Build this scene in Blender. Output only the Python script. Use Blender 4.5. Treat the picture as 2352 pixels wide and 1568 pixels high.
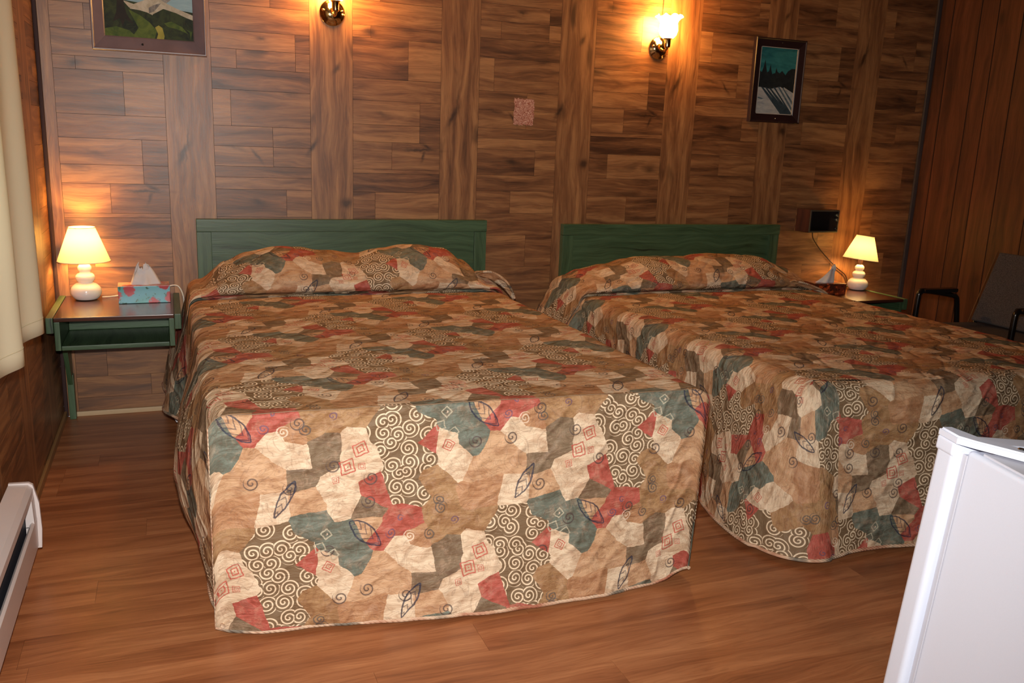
import bpy, bmesh, math, random
from mathutils import Vector, Matrix, noise
random.seed(7)
for o in list(bpy.data.objects): bpy.data.objects.remove(o)
S = bpy.context.scene
COL = S.collection
PI = math.pi

# ------------------------------------------------------------------ camera
CAM = Vector((0.6251, -4.1017, 1.2468))
YAW, PITCH, ROLL, FPX = 0.3798, 0.2244, 0.0382, 1990.76
_r = Vector((math.cos(YAW), -math.sin(YAW), 0))
_f = Vector((math.sin(YAW)*math.cos(PITCH), math.cos(YAW)*math.cos(PITCH), -math.sin(PITCH)))
_u = _r.cross(_f)
cx = math.cos(ROLL)*_r + math.sin(ROLL)*_u
cy = -math.sin(ROLL)*_r + math.cos(ROLL)*_u
cam = bpy.data.cameras.new('camera'); cam.sensor_width = 36; cam.lens = FPX/2352*36
cam.clip_start = .05
camo = bpy.data.objects.new('camera', cam); COL.objects.link(camo)
mw = Matrix((( cx.x, cy.x, -_f.x, CAM.x), (cx.y, cy.y, -_f.y, CAM.y), (cx.z, cy.z, -_f.z, CAM.z), (0, 0, 0, 1)))
camo.matrix_world = mw
S.camera = camo
# ------------------------------------------------------------------ view + world + camera flash
S.view_settings.view_transform = 'Standard'; S.view_settings.look = 'None'
S.view_settings.exposure = 0.0; S.view_settings.gamma = 1.0; S.view_settings.use_curve_mapping = False
w = bpy.data.worlds.new('world'); S.world = w; w.use_nodes = True
w.node_tree.nodes['Background'].inputs[0].default_value = (.75, .86, 1, 1)
w.node_tree.nodes['Background'].inputs[1].default_value = 1.6
def light(name, kind, loc, energy, col, **k):
    l = bpy.data.lights.new(name, kind); l.energy = energy; l.color = col
    for a, b in k.items(): setattr(l, a, b)
    o = bpy.data.objects.new(name, l); o.location = loc; COL.objects.link(o); return o
FLASH_W = 275
fl = light('camera_flash', 'SPOT', CAM + Vector((0.0, 0.03, .10)), FLASH_W, (1, .965, .92), shadow_soft_size=.022, spot_size=math.radians(124), spot_blend=1.0)
aim = Vector((1.25, -.4, .62)) - fl.location
fl.rotation_euler = aim.to_track_quat('-Z', 'Y').to_euler()

# ------------------------------------------------------------------ node helpers
class NT:
    def __init__(s, name):
        s.m = bpy.data.materials.new(name); s.m.use_nodes = True; s.t = s.m.node_tree
        s.b = s.t.nodes['Principled BSDF']; s.out = s.t.nodes['Material Output']
    def n(s, typ, ins=None, **props):
        nd = s.t.nodes.new(typ)
        for k, v in props.items(): setattr(nd, k, v)
        for k, v in (ins or {}).items():
            sock = nd.inputs[k]
            if isinstance(v, bpy.types.NodeSocket): s.t.links.new(v, sock)
            else:
                if sock.type == 'RGBA' and len(v) == 3: v = (*v, 1)
                sock.default_value = v
        return nd
    def M(s, op, a, b=0.0, c=None, clamp=False):
        ins = {0: a, 1: b}
        if c is not None: ins[2] = c
        nd = s.n('ShaderNodeMath', ins, operation=op); nd.use_clamp = clamp; return nd.outputs[0]
    def V(s, op, a, b=None, c=None, scale=None):
        nd = s.t.nodes.new('ShaderNodeVectorMath'); nd.operation = op
        for i, v in enumerate((a, b, c)):
            if v is None: continue
            if isinstance(v, bpy.types.NodeSocket): s.t.links.new(v, nd.inputs[i])
            else: nd.inputs[i].default_value = v
        if scale is not None:
            if isinstance(scale, bpy.types.NodeSocket): s.t.links.new(scale, nd.inputs['Scale'])
            else: nd.inputs['Scale'].default_value = scale
        return nd.outputs['Value'] if op in ('LENGTH', 'DOT_PRODUCT', 'DISTANCE') else nd.outputs[0]
    def mix(s, f, a, b, mode='MIX'):
        nd = s.t.nodes.new('ShaderNodeMix'); nd.data_type = 'RGBA'; nd.blend_type = mode
        for i, v in ((0, f), (6, a), (7, b)):
            if isinstance(v, bpy.types.NodeSocket): s.t.links.new(v, nd.inputs[i])
            else: nd.inputs[i].default_value = (*v, 1) if (i and len(v) == 3) else v
        return nd.outputs[2]
    def ramp(s, f, stops, interp='LINEAR'):
        nd = s.n('ShaderNodeValToRGB', {0: f}); cr = nd.color_ramp; cr.interpolation = interp
        while len(cr.elements) < len(stops): cr.elements.new(.5)
        for e, (p, c) in zip(cr.elements, stops): e.position = p; e.color = (*c, 1)
        return nd.outputs[0]
    def noise(s, vec, scale=5, detail=3, rough=.5, dist=0, dim='3D', out=0):
        return s.n('ShaderNodeTexNoise', {'Vector': vec, 'Scale': scale, 'Detail': detail, 'Roughness': rough, 'Distortion': dist}, noise_dimensions=dim).outputs[out]
    def uv(s): return s.n('ShaderNodeTexCoord').outputs['UV']
    def obj(s): return s.n('ShaderNodeTexCoord').outputs['Object']
    def bump(s, h, strength=.2, dist=.01, normal=None):
        ins = {'Height': h, 'Strength': strength, 'Distance': dist}
        if normal is not None: ins['Normal'] = normal
        return s.n('ShaderNodeBump', ins).outputs[0]
    def set(s, **k):
        for a, v in k.items():
            a = a.replace('_', ' ')
            sock = s.b.inputs[a]
            if isinstance(v, bpy.types.NodeSocket): s.t.links.new(v, sock)
            else:
                if sock.type == 'RGBA' and len(v) == 3: v = (*v, 1)
                sock.default_value = v
        return s.m
def lin(r, g, b):
    f = lambda c: (c/255/12.92) if c <= 10.3 else ((c/255+.055)/1.055)**2.4
    return (f(r), f(g), f(b))
def plain(name, col, rough=.5, metal=0, nscale=30, namp=.08, bump=0, **k):
    t = NT(name); nz = t.noise(t.obj(), nscale, 3)
    c = t.mix(nz, tuple(x*(1-namp) for x in col), tuple(min(1, x*(1+namp)) for x in col))
    t.set(Base_Color=c, Roughness=rough, Metallic=metal, **k)
    if bump: t.set(Normal=t.bump(nz, bump, .002))
    return t.m

def wood(name, dark, mid, light_, rough=.42, along=2.2, across=26, bstr=.1, knots=True, tonew=.75, spec=.5, warpv=.07, kl=None, rvar=.12):
    """laminate wood: grain runs along u of the UV, the face attribute 'tone' sets how dark the strip is"""
    t = NT(name); uv = t.uv()
    tone = t.n('ShaderNodeAttribute', attribute_name='tone').outputs['Fac']
    warp = t.noise(t.n('ShaderNodeMapping', {'Vector': uv, 'Scale': (1.6, 6, 1)}).outputs[0], 1.6, 2, .5, 0, out=1)
    w2 = t.V('MULTIPLY', t.V('SUBTRACT', warp, (.5, .5, .5)), (.25, warpv, 0))
    p = t.V('ADD', uv, w2)
    g1 = t.noise(t.n('ShaderNodeMapping', {'Vector': p, 'Scale': (along, across, 1)}).outputs[0], 1.0, 4, .62, .35)
    g2 = t.noise(t.n('ShaderNodeMapping', {'Vector': p, 'Scale': (along*5, across*9, 1)}).outputs[0], 1.0, 3, .6)
    v = t.M('ADD', t.M('MULTIPLY', g1, .75), t.M('MULTIPLY', g2, .25))
    v = t.M('ADD', v, t.M('MULTIPLY', t.M('SUBTRACT', tone, .5), tonew*.34))
    c = t.ramp(v, [(.31, dark), (.48, mid), (.66, light_)])
    if knots:
        kn = t.n('ShaderNodeTexVoronoi', {'Vector': t.n('ShaderNodeMapping', {'Vector': p, 'Scale': (2.6, 6.5, 1)}).outputs[0], 'Scale': 1.0, 'Randomness': 1.0}).outputs['Distance']
        sm = t.noise(t.n('ShaderNodeMapping', {'Vector': p, 'Scale': (5, 16, 1)}).outputs[0], 1.0, 2, .5, .6)
        k = t.M('ADD', kn, t.M('MULTIPLY', sm, .42))
        kf = t.ramp(k, [(.24, (1, 1, 1)), (.40, (0, 0, 0))])
        c = t.mix(t.M('MULTIPLY', kf, .75), c, tuple(x*.45 for x in dark))
    # fine dark pores along the grain
    po = t.noise(t.n('ShaderNodeMapping', {'Vector': p, 'Scale': (14, across*20, 1)}).outputs[0], 1.0, 2, .6)
    c = t.mix(t.M('MULTIPLY', t.ramp(po, [(.52, (0, 0, 0)), (.66, (1, 1, 1))]), .30), c, dark)
    if kl:
        # printed knots, repeating with the panel pattern (1.219 m wide, stepping up .213 m)
        ob = t.obj(); wn_ = t.V('SCALE', t.V('SUBTRACT', t.noise(ob, 28, 3, .6, out=1), (.5, .5, .5)), scale=.022)
        sp_ = t.n('ShaderNodeSeparateXYZ', {0: t.V('ADD', ob, wn_)})
        acc = None
        for (kx, kz, rx, rz, an, st) in kl:
            n_ = t.M('ROUND', t.M('DIVIDE', t.M('SUBTRACT', sp_.outputs[0], kx), 1.2192))
            X = t.M('SUBTRACT', t.M('SUBTRACT', sp_.outputs[0], kx), t.M('MULTIPLY', n_, 1.2192)); Z = t.M('SUBTRACT', t.M('SUBTRACT', sp_.outputs[2], kz), t.M('MULTIPLY', n_, .213))
            a_ = an; ca, sa = math.cos(a_), math.sin(a_)
            u_ = t.M('DIVIDE', t.M('SUBTRACT', t.M('MULTIPLY', X, ca), t.M('MULTIPLY', Z, sa)), rx); v_ = t.M('DIVIDE', t.M('ADD', t.M('MULTIPLY', X, sa), t.M('MULTIPLY', Z, ca)), rz)
            e = t.M('MULTIPLY', t.M('EXPONENT', t.M('MULTIPLY', t.M('ADD', t.M('MULTIPLY', u_, u_), t.M('MULTIPLY', v_, v_)), -1.6)), st*1.15)
            acc = e if acc is None else t.M('MAXIMUM', acc, e)
        c = t.mix(t.M('MINIMUM', t.M('MULTIPLY', acc, .85), .85), c, tuple(x*.5 for x in dark))
    r = t.M('ADD', rough-rvar*.4, t.M('MULTIPLY', g2, rvar))
    t.set(Base_Color=c, Roughness=r, Normal=t.bump(v, bstr, .002), Specular_IOR_Level=spec)
    return t.m

KNOTS = [(0.696, 1.152, 0.075, 0.016, -1.1, 1), (0.711, 1.184, 0.1, 0.007, -1.45, 0.8), (1.249, 1.199, 0.05, 0.012, -1.0, 1), (1.4, 0.945, 0.03, 0.028, 0, 1), (1.361, 1.547, 0.035, 0.014, -1.0, 0.8), (0.293, 1.503, 0.035, 0.02, 0, 0.9), (0.476, 1.521, 0.05, 0.018, 0.1, 0.5), (0.539, 0.986, 0.11, 0.008, 0, 1), (0.569, 1.001, 0.045, 0.01, 0.5, 0.9), (0.551, 0.959, 0.035, 0.008, -1.2, 0.8), (0.448, 1.326, 0.09, 0.018, 0, 0.6), (0.347, 1.144, 0.05, 0.012, 0.3, 0.45), (1.031, 1.649, 0.03, 0.012, 0, 0.8), (1.006, 0.945, 0.05, 0.018, 0.2, 0.9), (1.002, 1.152, 0.045, 0.008, 0.9, 0.8), (1.153, 1.424, 0.05, 0.016, 0, 0.6), (0.912, 1.181, 0.07, 0.01, 0.2, 0.5), (0.702, 1.36, 0.03, 0.01, 1.2, 0.3)]
M_WALL = wood('wall_parquet', lin(74, 44, 24), lin(130, 85, 51), lin(172, 122, 76), rough=.42, spec=.6, kl=KNOTS)
M_FLOOR = wood('floor_laminate', lin(118, 66, 38), lin(160, 98, 60), lin(190, 126, 82), rough=.36, along=1.3, across=16, tonew=.5, bstr=.05, knots=False)
M_PANEL = wood('right_panelling', lin(42, 22, 12), lin(82, 44, 25), lin(108, 62, 38), rough=.5, along=1.4, across=22)
M_GAP = plain('joint_gap', lin(34, 18, 10), .9)
M_DARKTRIM = plain('dark_corner_trim', lin(50, 24, 22), .75)
M_GREYTRIM = plain('grey_corner_trim', lin(66, 60, 62), .5)
M_TRIM = plain('pale_base_trim', lin(196, 168, 130), .5)
M_TRIM2 = plain('brown_base_trim', lin(150, 112, 70), .5)

# ------------------------------------------------------------------ mesh helpers
def obj(name, bm, mats, parent=None, smooth=True, loc=None):
    me = bpy.data.meshes.new(name)
    bmesh.ops.recalc_face_normals(bm, faces=bm.faces)
    bm.to_mesh(me); bm.free()
    if not isinstance(mats, (list, tuple)): mats = [mats]
    for m in mats: me.materials.append(m)
    if smooth:
        me.polygons.foreach_set('use_smooth', [True]*len(me.polygons))
        try: me.set_sharp_from_angle(angle=math.radians(38))
        except Exception: pass
    o = bpy.data.objects.new(name, me); COL.objects.link(o)
    if smooth:
        md = o.modifiers.new('weighted_normals', 'WEIGHTED_NORMAL'); md.keep_sharp = True
    if parent is not None:
        o.parent = parent; o.matrix_parent_inverse = Matrix.Translation(-parent.location) if not parent.rotation_euler.z else parent.matrix_basis.inverted()
    return o
def thing(name, label, cat, loc=(0, 0, 0), rotz=0, group=None):
    o = bpy.data.objects.new(name, None); o.empty_display_size = .05; COL.objects.link(o)
    o.location = loc; o.rotation_euler = (0, 0, rotz); tag(o, label, cat, group); return o
def tag(o, label, cat, group=None):
    o['label'] = label; o['category'] = cat
    if group: o['group'] = group
    return o
def struct(o): o['kind'] = 'structure'; return o
def box(bm, x0, x1, y0, y1, z0, z1, bev=0, seg=2, mat=0):
    ret = bmesh.ops.create_cube(bm, size=1)
    vs = ret['verts']
    for v in vs: v.co = Vector(((x0+x1)/2+v.co.x*(x1-x0), (y0+y1)/2+v.co.y*(y1-y0), (z0+z1)/2+v.co.z*(z1-z0)))
    fs = {f for v in vs for f in v.link_faces}
    for f in fs: f.material_index = mat
    if bev:
        es = {e for v in vs for e in v.link_edges}
        bmesh.ops.bevel(bm, geom=list(es), offset=bev, segments=seg, affect='EDGES', profile=.6)
    return vs
def boxo(name, ext, m, parent=None, bev=.003, seg=2, uvscale=None):
    bm = bmesh.new(); box(bm, *ext, bev=bev, seg=seg)
    if uvscale: boxuv(bm)
    return obj(name, bm, m, parent)
def boxuv(bm, off=None, swap=False):
    """metric box projection with the longest side along u"""
    uvl = bm.loops.layers.uv.verify()
    tl = bm.faces.layers.float.get('tone') or bm.faces.layers.float.new('tone')
    off = off or (random.random()*9, random.random()*9)
    ex = [max(v.co[i] for v in bm.verts)-min(v.co[i] for v in bm.verts) for i in range(3)]
    for f in bm.faces:
        f[tl] = .5
        n = f.normal; a = max(range(3), key=lambda i: abs(n[i])); ax = [i for i in range(3) if i != a]
        ax.sort(key=lambda i: -ex[i])
        for l in f.loops: l[uvl].uv = (l.vert.co[ax[0]]+off[0], l.vert.co[ax[1]]+off[1])
def lathe(bm, prof, c=(0, 0, 0), n=32, cap=True, mat=0, tilt=None):
    rings = []
    for r, z in prof:
        rings.append([bm.verts.new((r*math.cos(2*PI*k/n), r*math.sin(2*PI*k/n), z)) for k in range(n)])
    for a, b in zip(rings, rings[1:]):
        for k in range(n):
            f = bm.faces.new((a[k], a[(k+1) % n], b[(k+1) % n], b[k])); f.material_index = mat
    if cap:
        if prof[0][0] > 1e-5: bm.faces.new(rings[0][::-1]).material_index = mat
        if prof[-1][0] > 1e-5: bm.faces.new(rings[-1]).material_index = mat
    vs = [v for r in rings for v in r]
    if tilt is not None:
        for v in vs: v.co = tilt @ v.co
    for v in vs: v.co += Vector(c)
    return vs
def spline(pts, n=8):
    P = [Vector(p) for p in pts]; out = []
    for i in range(len(P)-1):
        p0 = P[max(i-1, 0)]; p1 = P[i]; p2 = P[i+1]; p3 = P[min(i+2, len(P)-1)]
        for k in range(n):
            t = k/n
            out.append(.5*((2*p1)+(p2-p0)*t+(2*p0-5*p1+4*p2-p3)*t*t+(3*p1-p0-3*p2+p3)*t**3))
    out.append(P[-1]); return out
def tube(bm, pts, r, n=10, mat=0, cap=True):
    P = [Vector(p) for p in pts]; rings = []; up = None
    for i, p in enumerate(P):
        d = (P[min(i+1, len(P)-1)]-P[max(i-1, 0)]).normalized()
        if up is None: up = d.orthogonal().normalized()
        a = (up-d*up.dot(d)).normalized(); b = d.cross(a); up = a
        rr = r[i] if isinstance(r, (list, tuple)) else r
        rings.append([bm.verts.new(p+a*rr*math.cos(2*PI*k/n)+b*rr*math.sin(2*PI*k/n)) for k in range(n)])
    for a, b in zip(rings, rings[1:]):
        for k in range(n): bm.faces.new((a[k], a[(k+1) % n], b[(k+1) % n], b[k])).material_index = mat
    if cap: bm.faces.new(rings[0][::-1]); bm.faces.new(rings[-1])
def gridmesh(name, P, UV, m, parent=None, thick=0.0, sub=0):
    bm = bmesh.new(); uvl = bm.loops.layers.uv.verify()
    nr, nc = len(P), len(P[0])
    V = [[bm.verts.new(P[i][j]) for j in range(nc)] for i in range(nr)]
    for i in range(nr-1):
        for j in range(nc-1):
            f = bm.faces.new((V[i][j], V[i][j+1], V[i+1][j+1], V[i+1][j]))
            for l, (a, b) in zip(f.loops, ((i, j), (i, j+1), (i+1, j+1), (i+1, j))): l[uvl].uv = UV[a][b]
    me = bpy.data.meshes.new(name); bm.to_mesh(me); bm.free()
    me.materials.append(m); me.polygons.foreach_set('use_smooth', [True]*len(me.polygons))
    o = bpy.data.objects.new(name, me); COL.objects.link(o)
    if parent is not None: o.parent = parent; o.matrix_parent_inverse = Matrix.Translation(-parent.location)
    if thick:
        md = o.modifiers.new('thick', 'SOLIDIFY'); md.thickness = thick; md.offset = -1
    return o
def smooth01(t): t = max(0, min(1, t)); return t*t*(3-2*t)

# ------------------------------------------------------------------ planked surfaces
def planked(name, rects, to3, back, mat, thickback, gapmat=None, g=.0006):
    """rects: (a0,a1,b0,b1,tone,grain) in the plane's own metres; to3 maps (a,b,h) to the room; one mesh for the surface"""
    bm = bmesh.new(); uvl = bm.loops.layers.uv.verify(); tl = bm.faces.layers.float.new('tone')
    a0, a1, b0, b1 = back
    vs = [bm.verts.new(to3(a, b, h)) for h in (-.0015, -thickback) for a, b in ((a0, b0), (a1, b0), (a1, b1), (a0, b1))]
    for q in ((0, 1, 2, 3), (4, 5, 6, 7), (0, 1, 5, 4), (1, 2, 6, 5), (2, 3, 7, 6), (3, 0, 4, 7)):
        f = bm.faces.new([vs[i] for i in q]); f.material_index = 1
    for (p0, p1, q0, q1, tone, grain) in rects:
        p0, p1, q0, q1 = max(p0, a0), min(p1, a1), max(q0, b0), min(q1, b1)
        if p1-p0 < .004 or q1-q0 < .004: continue
        ou, ov = random.random()*20, random.random()*20
        top = [(p0+g, q0+g), (p1-g, q0+g), (p1-g, q1-g), (p0+g, q1-g)]
        V = [bm.verts.new(to3(a, b, 0)) for a, b in top]
        W = [bm.verts.new(to3(a, b, -.0015)) for a, b in top]
        fs = [bm.faces.new(V)]+[bm.faces.new((V[i], V[(i+1) % 4], W[(i+1) % 4], W[i])) for i in range(4)]
        co = {v: c for v, c in zip(V+W, top+top)}
        for f in fs:
            f[tl] = tone
            for l in f.loops:
                a, b = co[l.vert]
                l[uvl].uv = (a+ou, b+ov) if grain == 'a' else (b+ou, a+ov)
    o = obj(name, bm, [mat, gapmat or M_GAP], smooth=False); return struct(o)

ZTOP = 2.42; XL, XR = .156, 4.873; YF = -5.3
X0, PW, BW = .0215, .6096, .1918
# strips of the two column types: (top z, [(fraction end, tone), ...]) listed downwards, as read in the first column of each
A_ = [(2.36, [(1, .35)]), (2.26, [(.45, .7), (1, .4)]), (2.08, [(1, .3)]), (1.98, [(.6, .62), (1, .35)]), (1.86, [(1, .5)]),
      (1.736, [(.3, .75), (1, .55)]), (1.635, [(1, .58)]), (1.53, [(.2, .62), (1, .40)]), (1.477, [(.62, .25), (1, .78)]), (1.30, [(1, .45)]), (1.203, [(.76, .68), (1, .22)]),
      (1.095, [(.76, .85), (1, .2)]), (1.017, [(.44, .72), (1, .42)]), (.892, [(1, .66)]), (.873, [(1, .1)]), (.785, [(.25, .4), (1, .78)]), (.66, [(1, .3)]),
      (.57, [(.55, .6), (1, .35)]), (.42, [(1, .55)]), (.33, [(.3, .3), (1, .5)]), (.175, [(.72, .42), (1, .62)]), (.08, [(1, .35)]), (-.02, [(.5, .7), (1, .3)]), (-.16, [(1, .5)]), (-.26, [(.35, .7), (1, .42)]), (-.42, [(1, .28)]), (-.52, [(.6, .6), (1, .4)]), (-.7, [(1, .5)]), (-.8, None)]
B_ = [(2.36, [(.5, .6), (1, .35)]), (2.2, [(1, .5)]), (2.1, [(.3, .3), (1, .62)]), (1.93, [(1, .4)]), (1.83, [(.6, .45), (1, .3)]),
      (1.781, [(1, .58)]), (1.676, [(.85, .66), (1, .15)]), (1.60, [(.25, .5), (.85, .42), (1, .55)]), (1.52, [(1, .22)]), (1.43, [(.18, .82), (1, .5)]), (1.277, [(.6, .38), (1, .6)]), (1.19, [(.6, .62), (1, .58)]),
      (1.103, [(1, .4)]), (1.055, [(1, .68)]), (1.002, [(.73, .18), (1, .55)]), (.879, [(1, .35)]), (.80, [(.43, .4), (1, .66)]), (.69, [(1, .45)]), (.58, [(.65, .6), (1, .3)]), (.42, [(1, .4)]), (.3, [(.2, .7), (1, .5)]), (.14, [(1, .3)]),
      (.04, [(.5, .62), (1, .42)]), (-.12, [(1, .5)]), (-.22, [(.7, .3), (1, .66)]), (-.4, [(1, .4)]), (-.5, [(.4, .6), (1, .3)]), (-.66, [(1, .5)]), (-.8, None)]
def parquet(k0, k1):
    R = []
    for k in range(k0, k1):
        xb = X0+(k-1)*PW
        sp = [0, .35, .62, 1] if k % 2 else [0, .55, 1]
        R.append((xb, xb+BW, -.1, 2.45, random.uniform(.58, .66), 'b'))
        c0, c1 = xb+BW, xb+PW
        L = A_ if k % 2 else B_
        sh = .213*((k-1)//2)
        for (zt, cells), (zb, _) in zip(L, L[1:]):
            f0 = 0
            for f1, tone in cells:
                R.append((c0+(c1-c0)*f0, c0+(c1-c0)*f1, zb+sh, zt+sh, tone, 'a')); f0 = f1
    return R
def topfill(R, k0, k1):
    return R
random.seed(11)
wb = planked('wall_back', parquet(1, 9), lambda a, b, h: Vector((a, -h if h > 0 else -h, b)), (XL, XR, 0, ZTOP), M_WALL, .08)
random.seed(12)
# left wall: same parquet seen edge-on, with an opening for the window behind the curtain
WY0, WY1, WZ0, WZ1 = -2.75, -1.42, .86, 2.0
def sub_rects(R, hole):
    h0, h1, q0, q1 = hole; out = []
    for (a0, a1, b0, b1, t, g) in R:
        if a1 <= h0 or a0 >= h1 or b1 <= q0 or b0 >= q1: out.append((a0, a1, b0, b1, t, g)); continue
        if a0 < h0: out.append((a0, h0, b0, b1, t, g))
        if a1 > h1: out.append((h1, a1, b0, b1, t, g))
        c0, c1 = max(a0, h0), min(a1, h1)
        if b0 < q0: out.append((c0, c1, b0, q0, t, g))
        if b1 > q1: out.append((c0, c1, q1, b1, t, g))
    return out
def wall_left():
    R = [(a0-5.35, a1-5.35, b0-.1, b1-.1, t, g) for (a0, a1, b0, b1, t, g) in parquet(1, 10)]
    R = sub_rects(R, (WY0, WY1, WZ0, WZ1))
    bm = bmesh.new(); uvl = bm.loops.layers.uv.verify(); tl = bm.faces.layers.float.new('tone')
    for e in ((YF, 0, 0, WZ0), (YF, 0, WZ1, ZTOP), (YF, WY0, WZ0, WZ1), (WY1, 0, WZ0, WZ1)):
        box(bm, XL-.1, XL-.0015, e[0], e[1], e[2], e[3], mat=1)
    for (p0, p1, q0, q1, tone, grain) in R:
        p0, p1, q0, q1 = max(p0, YF), min(p1, 0), max(q0, 0), min(q1, ZTOP)
        if p1-p0 < .004 or q1-q0 < .004: continue
        ou, ov = random.random()*20, random.random()*20; g = .0005
        V = [bm.verts.new((XL, a, b)) for a, b in ((p0+g, q0+g), (p1-g, q0+g), (p1-g, q1-g), (p0+g, q1-g))]
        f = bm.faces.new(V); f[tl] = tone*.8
        for l in f.loops:
            a, b = l.vert.co.y, l.vert.co.z
            l[uvl].uv = (a+ou, b+ov) if grain == 'a' else (b+ou, a+ov)
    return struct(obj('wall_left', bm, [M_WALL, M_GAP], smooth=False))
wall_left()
# right wall: v-grooved vertical boards of uneven width
def wall_right():
    R = []; y = 0; ws = [.1, .19, .115, .155, .2, .11, .165, .14, .2, .12]
    i = 0
    while y > YF:
        wd = ws[i % len(ws)]; i += 1
        R.append((y-wd, y, -.01, ZTOP+.01, random.uniform(.38, .62), 'b')); y -= wd
    return planked('wall_right', R, lambda a, b, h: Vector((XR-h*1.0, a, b)), (YF, 0, 0, ZTOP), M_PANEL, .08, g=.0032, gapmat=plain('panel_groove', lin(16, 9, 6), .9))
wall_right()
planked('wall_front', [(XL+i*.2, XL+(i+1)*.2, 0, ZTOP, random.uniform(.3, .6), 'b') for i in range(24)], lambda a, b, h: Vector((a, YF+h, b)), (XL, XR, 0, ZTOP), M_PANEL, .08, g=.002)
# floor
def floor():
    R = []; y = -1.207+.1335*10; first = {(-9): .0}
    random.seed(5); fixed = {-1.34: .51, -1.741: .39, -2.275: 1.325, -2.542: 1.60, -2.409: 2.25}
    k = 0
    while y > YF-.2:
        y0 = y-.1335; x = XL-random.random()*1.2
        for kk, fx in fixed.items():
            if abs(y0-kk) < .02: x = fx-1.22*math.ceil((fx-XL)/1.22)
        while x < XR:
            R.append((x, x+1.22, y0, y, random.uniform(.34, .66), 'a')); x += 1.22
        y = y0
    return planked('floor', R, lambda a, b, h: Vector((a, b, h)), (XL, XR, YF, 0), M_FLOOR, .08, g=.0003, gapmat=plain('floor_gap', lin(84, 44, 24), .7))
floor()
M_CEIL = plain('ceiling_boards', lin(110, 84, 62), .8)
struct(boxo('ceiling', (XL-.05, XR+.05, YF-.05, .05, ZTOP, ZTOP+.06), M_CEIL, bev=0))
# trims
def qround(name, pts, r, m, d):
    bm = bmesh.new(); tube(bm, pts, r, 12); return struct(obj(name, bm, m))
struct(boxo('trim_1', (XL, XL+.016, -.016, 0, 0, ZTOP), M_DARKTRIM, bev=.006))
struct(boxo('trim_2', (XR-.03, XR, -.016, 0, 0, ZTOP), M_GREYTRIM, bev=.006))
struct(boxo('baseboard_back', (XL+.04, XR-.03, -.014, 0, 0, .022), M_TRIM, bev=.004))
struct(boxo('baseboard_left', (XL, XL+.012, YF, -.016, 0, .03), M_TRIM2, bev=.004))
# window behind the curtain
M_WHITE = plain('white_paint', lin(225, 222, 214), .4)
tg = NT('window_glass'); tg.set(Base_Color=(1, 1, 1), Roughness=.02, Transmission_Weight=1.0, IOR=1.1); M_GLASS = tg.m
wn = bmesh.new()
for e in ((WY0, WY0+.05, WZ0, WZ1), (WY1-.05, WY1, WZ0, WZ1), (WY0, WY1, WZ0, WZ0+.05), (WY0, WY1, WZ1-.05, WZ1), ((WY0+WY1)/2-.02, (WY0+WY1)/2+.02, WZ0, WZ1)):
    box(wn, XL-.08, XL-.03, *e, bev=.004)
wf = struct(obj('window_1', wn, M_WHITE))
p_ = boxo('pane', (XL-.058, XL-.054, WY0+.04, WY1-.04, WZ0+.04, WZ1-.04), M_GLASS, wf, bev=0)

# ------------------------------------------------------------------ scar on the wall where a sticker was
tp = NT('torn_print'); u = tp.obj()
c = tp.ramp(tp.noise(u, 130, 4, .7, 2.5), [(.38, lin(120, 54, 38)), (.5, lin(178, 108, 84)), (.60, lin(224, 190, 168))])
tp.set(Base_Color=c, Roughness=.85); M_TORN = tp.m
def scar(name, x0, x1, z0, z1, label, jag=.004, seed=1, dens=1.0):
    random.seed(seed); bm = bmesh.new(); n = 14
    ring = []
    for i in range(4*n):
        s, t = divmod(i, n); t /= n
        p = [(x0+(x1-x0)*t, z0), (x1, z0+(z1-z0)*t), (x1-(x1-x0)*t, z1), (x0, z1-(z1-z0)*t)][s]
        ring.append((p[0]+random.uniform(-jag, jag), p[1]+random.uniform(-jag, jag)))
    f = bm.faces.new([bm.verts.new((a, -.0012, b)) for a, b in ring])
    ext = bmesh.ops.extrude_face_region(bm, geom=[f]); 
    for v in ext['geom']:
        if isinstance(v, bmesh.types.BMVert): v.co.y = .0005
    o = obj(name, bm, M_TORN, smooth=False); return tag(o, label, 'sticker residue')
scar('sticker_residue', 2.226, 2.331, 1.338, 1.462, 'rough reddish square of torn sticker left on the wall between the beds')

# ------------------------------------------------------------------ bedspread fabric
LA, LB = Vector((.62, 0)), Vector((.31, .30))
TN_S = [(0.777, 0.425), (0.751, 0.38), (0.913, 0.323), (1.061, 0.247), (1.096, 0.142), (1.137, 0.098)]
CR_S = [(0.865, 0.452), (0.9, 0.427), (0.827, 0.484), (1.049, 0.42), (1.03, 0.477), (1.007, 0.317), (0.977, 0.359), (0.826, 0.316), (0.979, 0.114), (0.952, 0.159), (0.73, 0.144)]
TE_S = [(0.705, 0.526), (0.726, 0.462), (0.92, 0.269), (0.976, 0.212), (1.025, 0.165)]
RE_S = [(0.828, 0.541), (0.867, 0.552), (0.789, 0.513), (1.088, 0.336), (0.915, 0.163)]
GB_S = [(0.975, 0.534), (0.928, 0.562), (1.042, 0.544), (1.249, 0.279), (1.227, 0.353), (1.246, 0.228)]
OL_S = [(0.967, 0.471), (0.948, 0.433), (1.061, 0.289), (0.9, 0.395)]
BR_S = [(0.763, 0.329), (0.731, 0.296), (1.192, 0.215)]
SW_S = [(1.145, 0.533), (1.099, 0.502), (1.138, 0.453), (1.197, 0.495), (1.166, 0.389), (1.135, 0.35), (1.202, 0.43), (1.191, 0.33)]
SQ = [(1.047, 0.453, 0.016, 0.35), (1.013, 0.409, 0.017, 0.2), (1.049, 0.406, 0.008, 0.1), (0.962, 0.148, 0.012, -0.5), (0.985, 0.375, 0.008, 0.2)]
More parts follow.
